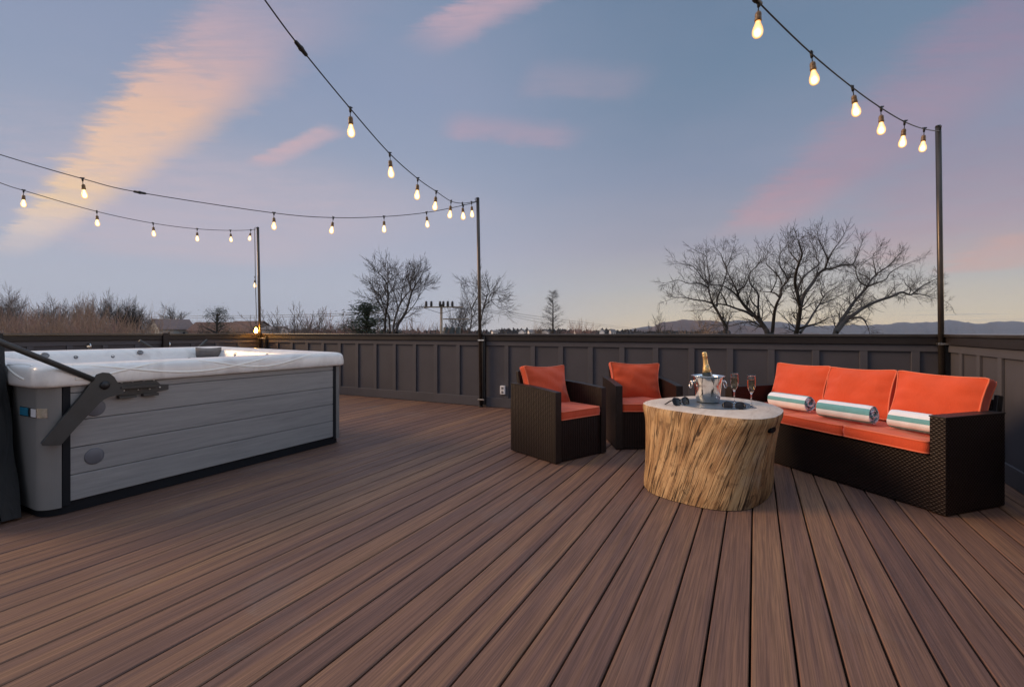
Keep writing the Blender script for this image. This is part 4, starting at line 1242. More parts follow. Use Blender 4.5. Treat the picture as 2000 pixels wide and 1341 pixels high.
# the great tree, its limbs measured limb by limb
def z1(p): return sq(1240 + p[0] / 5.829, 430 + p[1] / 5.829)
def z2(p): return sq(1540 + p[0] / 5.829, 430 + p[1] / 5.829)
def sq(x, y): return (1545 + (x - 1545) * .965, 650 - (650 - y) * (.95 if y < 650 else 1))
LIMBS = [
 (1, .125, [(1010, 1290), (1020, 1220), (960, 1120), (900, 1000), (850, 920), (810, 780), (800, 700), (770, 620), (760, 520)]),
 (1, .060, [(850, 930), (760, 900), (640, 885), (540, 860), (430, 860), (330, 890)]),
 (1, .055, [(800, 740), (700, 690), (570, 690), (450, 650), (320, 680)]),
 (1, .050, [(805, 710), (740, 640), (680, 550), (600, 470), (470, 455)]),
 (1, .050, [(810, 690), (815, 600), (790, 480), (780, 380), (720, 330), (630, 285)]),
 (1, .060, [(905, 960), (905, 900), (920, 840), (960, 740), (1010, 590), (1020, 500), (1060, 410), (1090, 300), (1110, 200)]),
 (1, .055, [(1020, 500), (980, 430), (950, 340), (905, 280)]),
 (1, .200, [(1500, 1300), (1480, 1240), (1400, 1130), (1280, 1010), (1210, 930), (1160, 850), (1140, 780), (1100, 690), (1050, 600)]),
 (1, .090, [(1330, 1080), (1250, 1030), (1130, 990), (1020, 950), (900, 940), (800, 1000), (730, 1010)]),
 (1, .060, [(1140, 780), (1220, 730), (1270, 640), (1290, 560), (1380, 470), (1400, 380)]),
 (1, .060, [(1160, 860), (1080, 780), (980, 720), (900, 705), (760, 710)]),
 (1, .060, [(1020, 950), (990, 870), (940, 790), (880, 740)]),
 (1, .080, [(1400, 1120), (1390, 980), (1390, 830), (1350, 760), (1290, 680), (1300, 560), (1350, 500)]),
 (1, .120, [(1550, 1300), (1560, 1250), (1580, 1050), (1610, 930), (1660, 830), (1660, 750), (1740, 660), (1770, 610)]),
 (1, .070, [(1640, 850), (1570, 800), (1430, 790)]),
 (1, .050, [(1670, 700), (1640, 620), (1560, 530), (1490, 460), (1480, 370), (1430, 290)]),
 (1, .050, [(1740, 660), (1700, 560), (1650, 480), (1640, 350), (1700, 260)]),
 (1, .050, [(1540, 790), (1570, 740), (1610, 640), (1600, 560)]),
 (1, .060, [(1390, 980), (1330, 930), (1290, 850), (1250, 800)]),
 (2, .170, [(85, 1310), (100, 1250), (130, 1050), (135, 950), (100, 790), (75, 680), (90, 560), (125, 440), (160, 340), (120, 200)]),
 (2, .110, [(140, 960), (180, 830), (280, 690), (350, 580), (430, 520), (520, 510), (640, 470), (740, 470), (790, 400), (860, 220)]),
 (2, .070, [(110, 760), (160, 640), (230, 560), (360, 460), (330, 390), (320, 300), (250, 180)]),
 (2, .060, [(430, 510), (460, 430), (510, 320), (580, 220), (630, 140)]),
 (2, .045, [(465, 400), (420, 300), (360, 180), (340, 110)]),
 (2, .045, [(125, 440), (60, 370), (10, 300), (-10, 200)]),
 (2, .080, [(140, 1280), (240, 1140), (310, 1020), (370, 930), (410, 850), (480, 780), (600, 730), (740, 690)]),
 (2, .050, [(370, 940), (500, 890), (600, 840), (700, 790)]),
 (2, .045, [(410, 850), (380, 790), (420, 730), (390, 640)]),
 (2, .160, [(540, 1300), (560, 1240), (640, 1110), (710, 1000), (780, 900), (850, 820), (920, 740), (970, 650), (1050, 570), (1180, 480), (1260, 390), (1340, 310)]),
 (2, .060, [(930, 720), (850, 680), (800, 580), (780, 490), (650, 460), (560, 480)]),
 (2, .060, [(940, 720), (1050, 680), (1150, 640), (1200, 560), (1330, 480), (1560, 395)]),
 (2, .050, [(1030, 600), (1020, 520), (1000, 420), (1000, 340), (1080, 280)]),
 (2, .045, [(970, 650), (900, 600), (830, 560), (870, 460), (1000, 370)]),
 (2, .050, [(790, 880), (800, 780), (850, 690)]),
 (2, .140, [(560, 1280), (680, 1130), (800, 1040), (900, 970), (1050, 900), (1200, 850), (1330, 795), (1430, 825), (1480, 800), (1580, 720), (1700, 655), (1790, 620)]),
 (2, .040, [(1480, 810), (1600, 830), (1700, 860), (1820, 890), (1900, 940)]),
 (2, .040, [(1420, 820), (1440, 760), (1380, 700), (1350, 640), (1200, 650)]),
 (2, .080, [(720, 1110), (860, 1100), (920, 1180), (950, 1250)]),
 (2, .080, [(110, 1240), (180, 1210), (300, 1180), (380, 1150), (480, 1100), (620, 1070)]),
 (1, .040, [(1330, 1150), (1200, 1160), (1050, 1200), (950, 1190), (800, 1190), (700, 1240)]),
]
def traced_tree(limbs, TD, base_px, label, seed, side, tip, spread_to, rs=1.0, low=640, length=1.0, thick=(.75, .55, .48, .46)):
    """limbs: (mapping, radius, points) measured in the photograph, given depth and roundness here"""
    rng = random.Random(seed)
    tr, cr = MB(), MB()
    P = dict(BASE, max=4, n=[0, 4, 4, 3], tip=tip, wob=.10, up=[0, .05, .04, .03], ratio=.60, ang=[.7, .7, .65, .6], lo=[.2, .15, .15, .1], sides=[6, 4, 3, 3], seg=[5, 5, 4, 3])
    acc = [tr, cr]; placed = []
    for (mp, r, pl) in limbs:
        r = r * rs
        pp = [mp(p) for p in pl]; start = pp[0]; best = None
        for q in placed:
            dd = (q[0] - start[0]) ** 2 + (q[1] - start[1]) ** 2
            if dd < 150 and (best is None or dd < best[0]): best = (dd, q[2])
        d0 = best[1] if best else TD
        k = rng.uniform(-.05, .05) * TD / 32
        pts = []; run = 0
        for i, (px, py) in enumerate(pp):
            if i: run += sqrt((px - pp[i - 1][0]) ** 2 + (py - pp[i - 1][1]) ** 2)
            dep = d0 if i == 0 else d0 + k * run + .25 * sin(i * 1.3 + px * .05)
            placed.append((px, py, dep)); pts.append(ray(px, py, dep))
        if start[1] > low and best is None:     # main limbs run on down to the trunk
            root = ray(base_px + (start[0] - base_px) * .22, spread_to, TD)
            pts = [root, root.lerp(pts[0], .5) + Vector((0, 0, .25))] + pts
        cpts = catmull(pts, 4); n = len(cpts)
        rr = [max(.014, 1.2 * r * (1 - .86 * (i / (n - 1)) ** .9)) for i in range(n)]
        (tr if r > .1 else cr).tube(cpts, rr, 7 if r > .1 else 5, cap=False)
        L = sum((cpts[i + 1] - cpts[i]).length for i in range(n - 1))
        cnt = int(L * side) + 3
        for c in range(cnt):
            u = .22 + .78 * (c + rng.random()) / cnt if r > .075 else .08 + .92 * (c + rng.random()) / cnt
            i = min(int(u * (n - 1)), n - 2); q = cpts[i].lerp(cpts[i + 1], u * (n - 1) - i)
            if q.z < CH + .2 and rng.random() < .8: continue
            d = (cpts[i + 1] - cpts[i]).normalized()
            nd = (rot_to(d, rng.uniform(.45, 1.05), rng.uniform(0, 6.28)) + Vector((0, 0, .22))).normalized()
            grow(acc, q, nd, length * rng.uniform(.8, 2.0) * (1.1 - .45 * u), max(tip * 1.3, rr[i] * .36), 2, P, rng)
        grow(acc, cpts[-1], (cpts[-1] - cpts[-2]).normalized(), 1.0 * length, rr[-1], 2, P, rng)
    base = ray(base_px, HOR, TD); g = gz(base.x, base.y); rt = ray(base_px, spread_to, TD)
    a_, b_, c_, d_ = thick
    h = rt.z - g
    tr.tube([Vector((base.x, base.y, g)), Vector((base.x, base.y, g + .15 * h)), Vector((base.x, base.y, g + .6 * h)), rt + Vector((0, 0, .2))], [a_, b_, c_, d_], 12, cap=False)
    o = Vector((base.x, base.y, g))
    for m_ in (tr, cr): m_.v = [v - o for v in m_.v]
    t = thing('bare_tree', label, 'tree', o)
    tr.build('trunk', 'bark_dark', t, fix=False); cr.build('crown', 'bark_dark', t, fix=False)
    return t
traced_tree([((z1 if z_ == 1 else z2), r, p) for (z_, r, p) in LIMBS], 32.0, 1535, 'great spreading bare tree with many dark limbs right of centre', 101, 2.1, .0065, 790, .95, 640, .68)
def z3(p): return (690 + p[0] / 6.452, 510 + p[1] / 6.452)
t = traced_tree([(z3, .16, [(400, 900), (400, 870), (405, 720), (430, 560), (440, 420), (420, 280), (350, 180), (310, 150)]),
    (z3, .07, [(430, 560), (370, 520), (350, 450), (320, 410), (225, 330)]), (z3, .07, [(440, 420), (395, 330), (375, 300), (260, 280)]),
    (z3, .06, [(425, 300), (445, 210), (400, 140)]), (z3, .06, [(405, 700), (370, 620), (310, 520), (180, 470)]), (z3, .06, [(440, 420), (500, 330), (540, 230)]),
    (z3, .12, [(460, 900), (460, 850), (450, 700), (425, 640), (375, 540), (360, 470)])], 52, 755, 'tall bare tree with a leftward leaning crown beside the cedar', 102, 1.5, .013, 690, 1.0, 640, 1.15, (.45, .38, .34, .3))
t['group'] = GR
t = traced_tree([(z3, .15, [(505, 900), (512, 790), (550, 640), (600, 520), (680, 410), (720, 360), (700, 250), (690, 130)]),
    (z3, .07, [(560, 610), (545, 500), (520, 420), (510, 300), (545, 200)]), (z3, .06, [(600, 520), (612, 400), (640, 300), (675, 190)]),
    (z3, .17, [(545, 900), (560, 800), (640, 680), (690, 560), (735, 390), (800, 280), (850, 200), (900, 100)]),
    (z3, .06, [(735, 390), (790, 350), (910, 285)]), (z3, .06, [(790, 300), (765, 200), (745, 110)]), (z3, .06, [(640, 690), (760, 560), (870, 380), (940, 340)]),
    (z3, .06, [(735, 390), (720, 250), (790, 130)])], 50, 778, 'tall bare tree with steeply slanting limbs left of the utility pole', 103, 1.5, .013, 690, 1.0, 640, 1.1, (.5, .42, .36, .32))
t['group'] = GR
t = traced_tree([(z3, .13, [(1455, 900), (1470, 850), (1490, 750), (1490, 610), (1450, 500), (1400, 390)]), (z3, .07, [(1490, 610), (1540, 500), (1570, 420), (1480, 330)]),
    (z3, .06, [(1490, 700), (1560, 660), (1640, 600)]),
    (z3, .14, [(1555, 900), (1580, 860), (1610, 760), (1640, 600), (1700, 520), (1780, 480), (1880, 510)]), (z3, .08, [(1640, 600), (1680, 450), (1720, 380), (1660, 270)]),
    (z3, .06, [(1700, 520), (1740, 400), (1840, 420)]), (z3, .06, [(1680, 450), (1600, 380), (1560, 320)]), (z3, .05, [(1740, 500), (1800, 560), (1890, 600)])], 60, 925, 'round-crowned bare tree behind the middle light pole', 104, 1.5, .014, 690, 1.0, 640, 1.25, (.45, .38, .34, .3))
t['group'] = GR

# brush and far woods
def brush():
    rng = random.Random(55); mb = MB()
    def clump(px, d, top, n, spread, mat):
        c = ray(px, HOR, d); g = gz(c.x, c.y); H = CH + top - g
        for _ in range(n):
            a = rng.uniform(0, 6.28); rr = spread * sqrt(rng.random())
            b_ = Vector((c.x + rr * cos(a), c.y + rr * sin(a), g)); h = H * rng.uniform(.55, 1.05)
            ln = Vector((rng.gauss(0, .16), rng.gauss(0, .16), 1))
            pts = [b_ + ln * h * k / 4 + Vector((rng.gauss(0, .10), rng.gauss(0, .10), 0)) * k * .6 for k in range(5)]
            mb.tube(pts, [.035, .028, .022, .016, .010], 3, mat, cap=False)
            for j in range(7):
                i = rng.randint(1, 3); e = Vector((rng.gauss(0, .6), rng.gauss(0, .6), rng.uniform(.3, 1.1))).normalized()
                mb.tube([pts[i], pts[i] + e * .7, pts[i] + e * 1.3 + Vector((0, 0, .15))], [.014, .012, .008], 3, mat, cap=False)
    for px in range(-20, 300, 9):
        clump(px + rng.uniform(-5, 5), rng.uniform(50, 60), rng.uniform(1.8, 3.4) if px < 250 else rng.uniform(1.2, 2.0), 30, 1.6, rng.choice((0, 0, 1)))
    for px in range(-20, 290, 11):
        clump(px + rng.uniform(-5, 5), rng.uniform(76, 84), rng.uniform(3.8, 5.6), 26, 2.0, rng.choice((0, 2, 2)))
    for px in range(555, 700, 10):
        clump(px, rng.uniform(62, 74), rng.uniform(1.0, 2.4), 26, 1.4, rng.choice((1, 1, 0)))
    for px in range(380, 500, 9):
        clump(px, rng.uniform(95, 110), rng.uniform(1.6, 3.4), 26, 1.8, rng.choice((0, 1, 0)))
    for px in range(740, 935, 12):
        clump(px, rng.uniform(60, 80), rng.uniform(.6, 2.2), 20, 1.4, rng.choice((1, 2, 1)))
    for px in range(1085, 1130, 11):
        clump(px, 120, rng.uniform(.6, 2.0), 14, 1.6, 1)
    for px in range(1300, 1440, 12):
        clump(px, rng.uniform(58, 66), rng.uniform(.4, 1.5), 10, 1.5, 0)
    tag(mb.build('brush', ['bark_brown', 'bark_red', 'bark_grey'], fix=False), 'tangled brown and reddish winter brush along the back wall', 'brush', kind='stuff')
brush()
def far_woods():
    rng = random.Random(66); mb = MB()
    px = 430
    while px < 1420:
        d = rng.uniform(420, 620); c = ray(px, HOR, d)
        for _ in range(3):
            H = CH + rng.uniform(.5, 4.4 if px < 1240 else 2.5) * (.6 + .5 * sin(px * .03) ** 2); r = rng.uniform(3, 6); cx, cy = c.x + rng.uniform(-8, 8), c.y + rng.uniform(-8, 8)
            for k in range(70):
                u = rng.random(); a = rng.uniform(0, 6.28); q = r * sqrt(rng.random()) * (1 - u ** 3)
                p = Vector((cx + q * cos(a), cy + q * sin(a), -8.6 + (H + 8.6) * (u * .9 + .1)))
                s_ = rng.uniform(.5, 1.3); e = Vector((rng.gauss(0, 1), rng.gauss(0, 1), rng.gauss(0, .4))).normalized()
                mb.add([p - e * s_, p + Vector((0, 0, s_ * 1.2)), p + e * s_, p - Vector((0, 0, s_ * .8))], [(0, 1, 2, 3)])
        px += 2.6
    tag(mb.build('far_woods', 'wood_far', fix=False), 'dark low line of far woods on the horizon', 'woods', kind='stuff')
far_woods()

# ------------------------------------------------------------------ HOUSES
def house(label, px0, px1, ridge_y, eave_y, d, roof, siding, yaw, depth=8, chimney=True):
    c = ray((px0 + px1) / 2, HOR, d); g = gz(c.x, c.y); W = (px1 - px0) * d / FPX
    zr = CH + (HOR - ridge_y) * d / FPX - g; ze = CH + (HOR - eave_y) * d / FPX - g
    t = thing('house', label, 'house', (c.x, c.y, g), YAW + yaw)
    mb = MB(); hw, hd = W / 2, depth / 2
    mb.prism([(-hw + .3, -hd + .3, 0), (-hw + .3, hd - .3, 0), (-hw + .3, hd - .3, ze), (-hw + .3, 0, zr - .25), (-hw + .3, -hd + .3, ze)], (W - .6, 0, 0)); mb.build('wall', siding, t)
    mb = MB(); th = .18
    sl = (zr - ze) / hd
    for s_ in (-1, 1):
        mb.prism([(-hw, s_ * (hd + .3), ze - .3 * sl), (-hw, 0, zr), (-hw, 0, zr + th), (-hw, s_ * (hd + .3), ze - .3 * sl + th)], (W, 0, 0))
    rf = mb.build('roof', roof, t)
    if chimney:
        mb = MB(); mb.box(hw * .2, hw * .2 + .25, -.2, .05, zr + .02, zr + .55, ch=.02); mb.build('vent_pipe', 'siding_white', rf)
    for k in range(2):
        mb = MB(); xx = -hw * .45 + k * hw * .8
        mb.box(xx - .5, xx + .5, -hd + .24, -hd + .3, ze - 1.9, ze - .7); w_ = mb.build('window', 'siding_white', t)
        mb = MB(); mb.box(xx - .42, xx + .42, -hd + .2, -hd + .238, ze - 1.82, ze - .78); mb.build('pane', 'window_glass', w_)
    return t
house('grey house with a brown gabled roof behind the tub and thicket', 304, 366, 624, 643, 150, 'roof_brown', 'siding_grey', .95, 10)
house('low house with a reddish brown roof left of the far corner pole', 384, 452, 630, 646, 150, 'roof_red', 'siding_dark', .1, 10, False)
house('house with a dark red roof right behind the far corner pole', 452, 522, 628, 647, 125, 'roof_red', 'siding_dark', -.25, 10, False)
house('small pale roofed house right of the far corner pole', 520, 556, 638, 644, 120, 'roof_grey', 'siding_white', .1, 7, False)
HG = 'tiny white houses far off on the horizon'
for i, (px, ry, d, lab) in enumerate(((966, 645, 260, 'tiny white gabled house far off just right of the middle pole'), (1020, 643, 300, 'tiny white house far off left of the slim conifer'), (1037, 644, 330, 'second tiny pale house left of the slim conifer, closer to it'),
        (1066, 643, 280, 'tiny white house at the left foot of the slim conifer'), (1127, 644, 320, 'tiny white gable far off right of the slim conifer'), (1176, 643, 420, 'tiny white house under the power lines, farther left'), (1196, 643, 430, 'tiny white house under the power lines, farther right'))):
    t = house(lab, px - 6, px + 6, ry, 648, d, 'roof_grey', 'siding_white', 1.2 if i % 2 else .3, 4.5, False); t['group'] = HG

# ------------------------------------------------------------------ UTILITY POLE AND LINES
UD = 46.0
ub = ray(862, HOR, UD); ug = gz(ub.x, ub.y)
up = thing('utility_pole', 'wooden utility pole with crossarms and transformers left of the middle light pole', 'utility pole', (ub.x, ub.y, ug), YAW)
def uz(py): return CH + (HOR - py) * UD / FPX - ug
def ux(px): return (px - 862) * UD / FPX
mb = MB(); mb.tube([(0, 0, 0), (0, 0, uz(594))], [.17, .12], 12); mb.build('pole', 'pole_wood', up)
mb = MB(); mb.box(ux(828), ux(905), -.20, -.125, uz(601), uz(598.5), ch=.01); mb.build('crossarm', 'pole_wood', up)
mb = MB(); mb.box(ux(866), ux(917), -.22, -.13, uz(624), uz(621.8), ch=.01); mb.build('crossarm', 'pole_wood', up)
for px_ in (833, 843, 860, 866.5, 875, 884):
    mb = MB(); x_ = ux(px_)
    mb.lathe([(.06, 0), (.13, .03), (.11, .09), (.14, .14), (.11, .20), (.14, .26), (.11, .32), (.13, .42), (.06, .52)], 10, M=Matrix.Translation((x_, -.16, uz(598.4)))); mb.build('insulator', 'insulator', up)
for px_ in (872, 884, 896):
    mb = MB(); mb.lathe([(.001, 0), (.24, 0), (.25, .06), (.25, .85), (.22, .92), (.001, .95)], 16, M=Matrix.Translation((ux(px_), -.42, uz(657)))); tr_ = mb.build('transformer', 'transformer_paint', up)
    mb = MB(); mb.lathe([(.05, 0), (.05, .25), (.02, .28)], 8, M=Matrix.Translation((ux(px_), -.42, uz(657) + .951))); mb.build('bushing', 'insulator', tr_)
mb = MB()
mb.tube([(ux(830), -.16, uz(602)), (0, -.13, uz(612))], .02, 6); mb.tube([(ux(895), -.16, uz(602)), (0, -.13, uz(612))], .02, 6); mb.build('brace', 'insulator', up)
mb = MB(); mb.tube([(ux(884), -.2, uz(598)), (ux(893), -.3, uz(612)), (ux(890), -.4, uz(635))], .012, 5); mb.tube([(ux(866), -.2, uz(598)), (ux(879), -.3, uz(618)), (ux(882), -.4, uz(640))], .012, 5); mb.build('drop_wire', 'wire_black', up)
def wire(label, pts, r=.022):
    P_ = [ray(*p) for p in pts]
    t = thing('power_line', label, 'power line', P_[0], 0, 'power lines from the utility pole')
    mb = MB(); mb.tube([p - P_[0] for p in catmull(P_, 6)], r, 5); mb.build('wire', 'wire_black', t)
wire('uppermost power line running right from the utility pole to the hills', [(884, 598, 46), (985, 609, 60), (1075, 621, 78), (1215, 638, 120), (1300, 645, 160)])
wire('middle power line running right from the utility pole to the hills', [(884, 600, 46), (985, 612, 60), (1070, 625, 78), (1215, 641, 120), (1300, 648, 160)])
wire('lowest power line, ending beside the slim conifer', [(884, 601, 46), (985, 615, 60), (1060, 631, 84), (1090, 638, 95)])
wire('upper power line running left from the utility pole past the far corner pole', [(833, 598, 46), (690, 611, 60), (505, 616, 78), (380, 617, 95), (250, 621, 110)], .03)
wire('lower power line running left from the utility pole past the far corner pole', [(843, 600, 46), (690, 615, 60), (505, 620, 78), (380, 621, 95), (250, 625, 110)], .03)

# ------------------------------------------------------------------ HAZE
HAZE = True
if HAZE:
    mb = MB(); mb.box(-4300, 4300, -600, 5200, -12, 260)
    m = bpy.data.materials.new('haze_air'); m.use_nodes = True; MATS['haze_air'] = m
    nt = m.node_tree; nt.nodes.clear()
    out = nt.nodes.new('ShaderNodeOutputMaterial'); pv = nt.nodes.new('ShaderNodeVolumePrincipled')
    pv.inputs['Color'].default_value = (.70, .80, 1, 1); pv.inputs['Density'].default_value = .00008; pv.inputs['Anisotropy'].default_value = .0
    nt.links.new(pv.outputs[0], out.inputs['Volume'])
    o = mb.build('haze', 'haze_air'); tag(o, 'thin evening haze over the distant hills', 'haze', kind='stuff'); o.display_type = 'WIRE'

# ------------------------------------------------------------------ SKY
world = bpy.data.worlds.new('World'); scene.world = world; world.use_nodes = True
nt = world.node_tree; nb = NB(nt)
bg = nt.nodes['Background']
SUN_DIR = Vector((-.95, -.35, 0)).normalized(); SUN_EL = radians(24)
dirv = nb.N.new('ShaderNodeTexCoord').outputs['Generated']
nrm = nb.node('ShaderNodeVectorMath', {'operation': 'NORMALIZE'}, i0=dirv).outputs[0]
sp = nb.node('ShaderNodeSeparateXYZ', None, Vector=nrm)
X, Y, Z = sp.outputs
dep = nb.m('ADD', nb.m('MULTIPLY', X, -SA), nb.m('MULTIPLY', Y, CA))
lat = nb.m('ADD', nb.m('MULTIPLY', X, CA), nb.m('MULTIPLY', Y, SA))
zc = nb.m('MAXIMUM', Z, 0.0)
right = nb.ramp(zc, [(0, lin((228, 202, 158))), (.035, lin((212, 198, 168))), (.09, lin((184, 182, 178))), (.17, lin((160, 160, 174))), (.30, lin((134, 146, 170))), (.45, lin((112, 134, 160))), (.58, lin((102, 126, 154)))])
leftc = nb.ramp(zc, [(0, lin((178, 184, 196))), (.08, lin((178, 184, 198))), (.18, lin((170, 175, 194))), (.30, lin((152, 163, 186))), (.45, lin((138, 152, 180))), (.58, lin((123, 143, 172)))])
hn = nb.m('DIVIDE', lat, nb.m('MAXIMUM', nb.m('SQRT', nb.m('SUBTRACT', 1.0, nb.m('MULTIPLY', Z, Z))), .05))
col = nb.mix(nb.maprange(hn, -.25, .40), leftc, right)
# pink-lavender veil in the right middle sky
# cloud-plane coordinates
zz = nb.m('MAXIMUM', Z, .015)
qd = nb.m('DIVIDE', dep, zz); ql = nb.m('DIVIDE', lat, zz)
pl = nb.node('ShaderNodeCombineXYZ', None, X=qd, Y=ql, Z=0.0).outputs[0]
big = nb.noise(pl, .9, 5, .55)
def streak(d0, l0, dd, dl, s0, s1, w0, w1, soft, colr, amt, nscale=3.0, namt=.30, seed=0.0):
    """a cloud streak on the cloud plane: starts at (d0,l0), direction (dd,dl), from s0 to s1, half widths either side"""
    n = sqrt(dd * dd + dl * dl); dd /= n; dl /= n
    rx = nb.m('SUBTRACT', qd, d0); rl = nb.m('SUBTRACT', ql, l0)
    s_ = nb.m('ADD', nb.m('MULTIPLY', rx, dd), nb.m('MULTIPLY', rl, dl))
    c_ = nb.m('SUBTRACT', nb.m('MULTIPLY', rl, dd), nb.m('MULTIPLY', rx, dl))
    sv = nb.node('ShaderNodeCombineXYZ', None, X=nb.m('MULTIPLY', s_, 1.6), Y=nb.m('MULTIPLY', c_, 1.0), Z=seed).outputs[0]
    nz = nb.noise(sv, nscale, 9, .66, .35)
    # fine ripples across the streak
    rip = nb.noise(nb.node('ShaderNodeCombineXYZ', None, X=nb.m('MULTIPLY', nb.m('DIVIDE', 1.0, qd), 64.0), Y=nb.m('MULTIPLY', nb.m('DIVIDE', ql, qd), 7.0), Z=seed).outputs[0], 1.0, 6, .68, .35)
    c2 = nb.m('ADD', c_, nb.m('ADD', nb.m('MULTIPLY', nb.m('SUBTRACT', nz, .5), namt), nb.m('MULTIPLY', nb.m('SUBTRACT', rip, .5), namt * .75)))
    e1 = nb.maprange(c2, -w0 - soft, -w0 + soft * .2); e2 = nb.maprange(c2, w1 - soft * .2, w1 + soft * 1.8, 1, 0)
    al = nb.m('MULTIPLY', nb.maprange(s_, s0, s0 + (s1 - s0) * .18), nb.maprange(s_, s1 - (s1 - s0) * .3, s1, 1, 0))
    mk = nb.m('MULTIPLY', nb.m('MULTIPLY', e1, e2), al)
    mk = nb.m('MULTIPLY', mk, nb.maprange(nz, .25, .62, .70, 1))
    mk = nb.m('MULTIPLY', mk, nb.maprange(rip, .3, .7, .74, 1.12))
    mk = nb.m('MULTIPLY', mk, amt, clamp=True)
    return s_, mk
CLOUD_L = True
# big peach streak, left
s_, mk = streak(1.20, -.42, 1.0, -1.25, -.25, 8.6, .100, .085, .12, None, 1.15, 2.8, .20, 3.1)
cl = nb.ramp(nb.m('DIVIDE', s_, 6.0), [(0, lin((176, 160, 186))), (.12, lin((200, 172, 178))), (.24, lin((226, 188, 168))), (.42, lin((246, 204, 162))), (.60, lin((250, 214, 160))), (.80, lin((226, 206, 192))), (1, lin((200, 192, 196)))])
col = nb.mix(mk, col, cl)
# soft pink veil below it
s_, mk = streak(3.2, -1.9, 1.0, -.85, -1.2, 5, .7, .8, .8, None, .50, 1.6, .8, 7.7)
col = nb.mix(mk, col, lin((202, 184, 192)))
# small streaks near the middle
s_, mk = streak(1.30, .10, 1.0, -1.28, -.3, .62, .045, .04, .05, None, .75, 4.0, .12, 1.4)
col = nb.mix(mk, col, lin((196, 166, 178)))
s_, mk = streak(2.10, -.62, 1.0, -1.29, .25, 1.25, .028, .03, .05, None, .75, 3.5, .10, 5.2)
col = nb.mix(mk, col, lin((206, 176, 182)))
s_, mk = streak(2.3, -.33, .25, 1.0, -.05, .75, .05, .06, .10, None, .55, 3.0, .2, 6.6)
col = nb.mix(mk, col, lin((184, 158, 174)))
s_, mk = streak(1.9, .10, .1, 1.0, -.1, .5, .05, .06, .10, None, .35, 3.0, .2, 2.6)
col = nb.mix(mk, col, lin((170, 155, 172)))
# pink bands, right
s_, mk = streak(1.30, 1.52, 1.0, .205, -.5, 4.0, .07, .22, .22, None, .72, 2.2, .26, 9.3)
col = nb.mix(mk, col, nb.ramp(nb.m('DIVIDE', s_, 4.0), [(0, lin((146, 132, 158))), (.3, lin((168, 142, 160))), (.75, lin((192, 154, 162))), (1, lin((196, 170, 172)))]))
s_, mk = streak(2.2, 2.3, 1.0, .72, -.8, 7.0, .30, .60, .5, None, .55, 1.5, .5, 4.7)
col = nb.mix(mk, col, nb.ramp(nb.m('DIVIDE', s_, 6.0), [(0, lin((150, 136, 158))), (.4, lin((176, 150, 162))), (1, lin((198, 168, 162)))]))
s_, mk = streak(5.0, 5.6, 1.0, .7, -.9, 4.0, .28, .28, .35, None, .62, 1.2, .4, 8.1)
col = nb.mix(mk, col, lin((204, 164, 156)))
# thin grey-green bars low over the right hills
bar = nb.noise(nb.node('ShaderNodeCombineXYZ', None, X=nb.m('MULTIPLY', hn, 9.0), Y=nb.m('MULTIPLY', Z, 260.0), Z=2.0).outputs[0], 1.0, 3, .5)
bm_ = nb.m('MULTIPLY', nb.m('MULTIPLY', nb.maprange(bar, .55, .70), nb.m('MULTIPLY', nb.maprange(Z, .014, .024), nb.maprange(Z, .036, .048, 1, 0))), nb.maprange(hn, .52, .62))
col = nb.mix(nb.m('MULTIPLY', bm_, .6), col, lin((150, 150, 146)))
# mottling
col = nb.mix(nb.maprange(big, .35, .7, 0, .07), col, lin((190, 178, 192)))
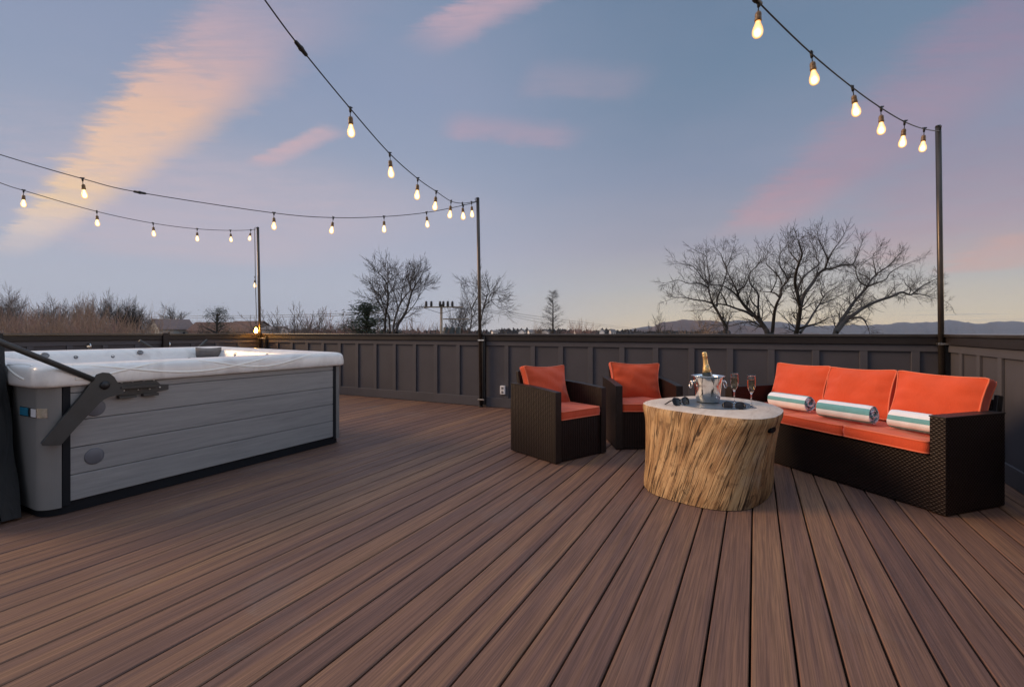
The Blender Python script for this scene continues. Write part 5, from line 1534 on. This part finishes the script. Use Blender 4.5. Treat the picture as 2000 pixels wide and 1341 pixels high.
# sky out of the picture boosted overhead, right and behind as added fill light
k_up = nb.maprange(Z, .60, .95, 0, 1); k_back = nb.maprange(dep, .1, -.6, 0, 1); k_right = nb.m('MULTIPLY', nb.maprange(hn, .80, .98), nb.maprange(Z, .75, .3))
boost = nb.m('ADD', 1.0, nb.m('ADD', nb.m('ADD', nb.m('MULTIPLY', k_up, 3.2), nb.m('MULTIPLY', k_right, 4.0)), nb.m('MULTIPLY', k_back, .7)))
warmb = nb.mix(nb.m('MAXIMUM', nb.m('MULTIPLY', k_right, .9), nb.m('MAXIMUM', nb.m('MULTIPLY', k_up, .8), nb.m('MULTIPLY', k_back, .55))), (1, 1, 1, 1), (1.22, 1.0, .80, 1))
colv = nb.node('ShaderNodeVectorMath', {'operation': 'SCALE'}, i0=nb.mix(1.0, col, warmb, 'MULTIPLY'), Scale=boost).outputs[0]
sky = nb.N.new('ShaderNodeTexSky'); sky.sky_type = 'NISHITA'; sky.sun_disc = False
sky.sun_elevation = SUN_EL; sky.sun_rotation = atan2(SUN_DIR.x, SUN_DIR.y)
bg2 = nb.node('ShaderNodeBackground', None, Color=sky.outputs[0], Strength=.05)
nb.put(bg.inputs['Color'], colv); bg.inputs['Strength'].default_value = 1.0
# the physical sky only fills the half out of the picture, toward the sun
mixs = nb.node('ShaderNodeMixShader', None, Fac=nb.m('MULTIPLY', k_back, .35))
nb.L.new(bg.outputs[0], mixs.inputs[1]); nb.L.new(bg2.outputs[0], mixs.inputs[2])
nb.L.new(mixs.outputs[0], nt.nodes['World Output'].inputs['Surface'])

sun = bpy.data.lights.new('sun', 'SUN'); sun.energy = 2.9; sun.angle = radians(25); sun.color = (1, .66, .38)
so = bpy.data.objects.new('sun', sun); COL.objects.link(so)
sd = Vector((SUN_DIR.x * cos(SUN_EL), SUN_DIR.y * cos(SUN_EL), sin(SUN_EL)))
so.rotation_euler = sd.to_track_quat('Z', 'Y').to_euler()

# ------------------------------------------------------------------ CAMERA
cam = bpy.data.cameras.new('camera'); co = bpy.data.objects.new('camera', cam); COL.objects.link(co)
cam.sensor_width = 36; cam.lens = 36 * FPX / 2000
co.location = (0, 0, CH); co.rotation_euler = (pi / 2, 0, YAW)
cam.shift_y = -(670.5 - HOR) / 2000
cam.clip_start = .05; cam.clip_end = 20000
scene.camera = co
scene.render.engine = 'CYCLES'
scene.cycles.use_denoising = True
scene.cycles.max_bounces = 8
scene.cycles.volume_bounces = 0
scene.cycles.sample_clamp_indirect = 6
scene.view_settings.view_transform = 'Standard'
scene.view_settings.look = 'None'
scene.view_settings.gamma = 1
scene.view_settings.exposure = 0
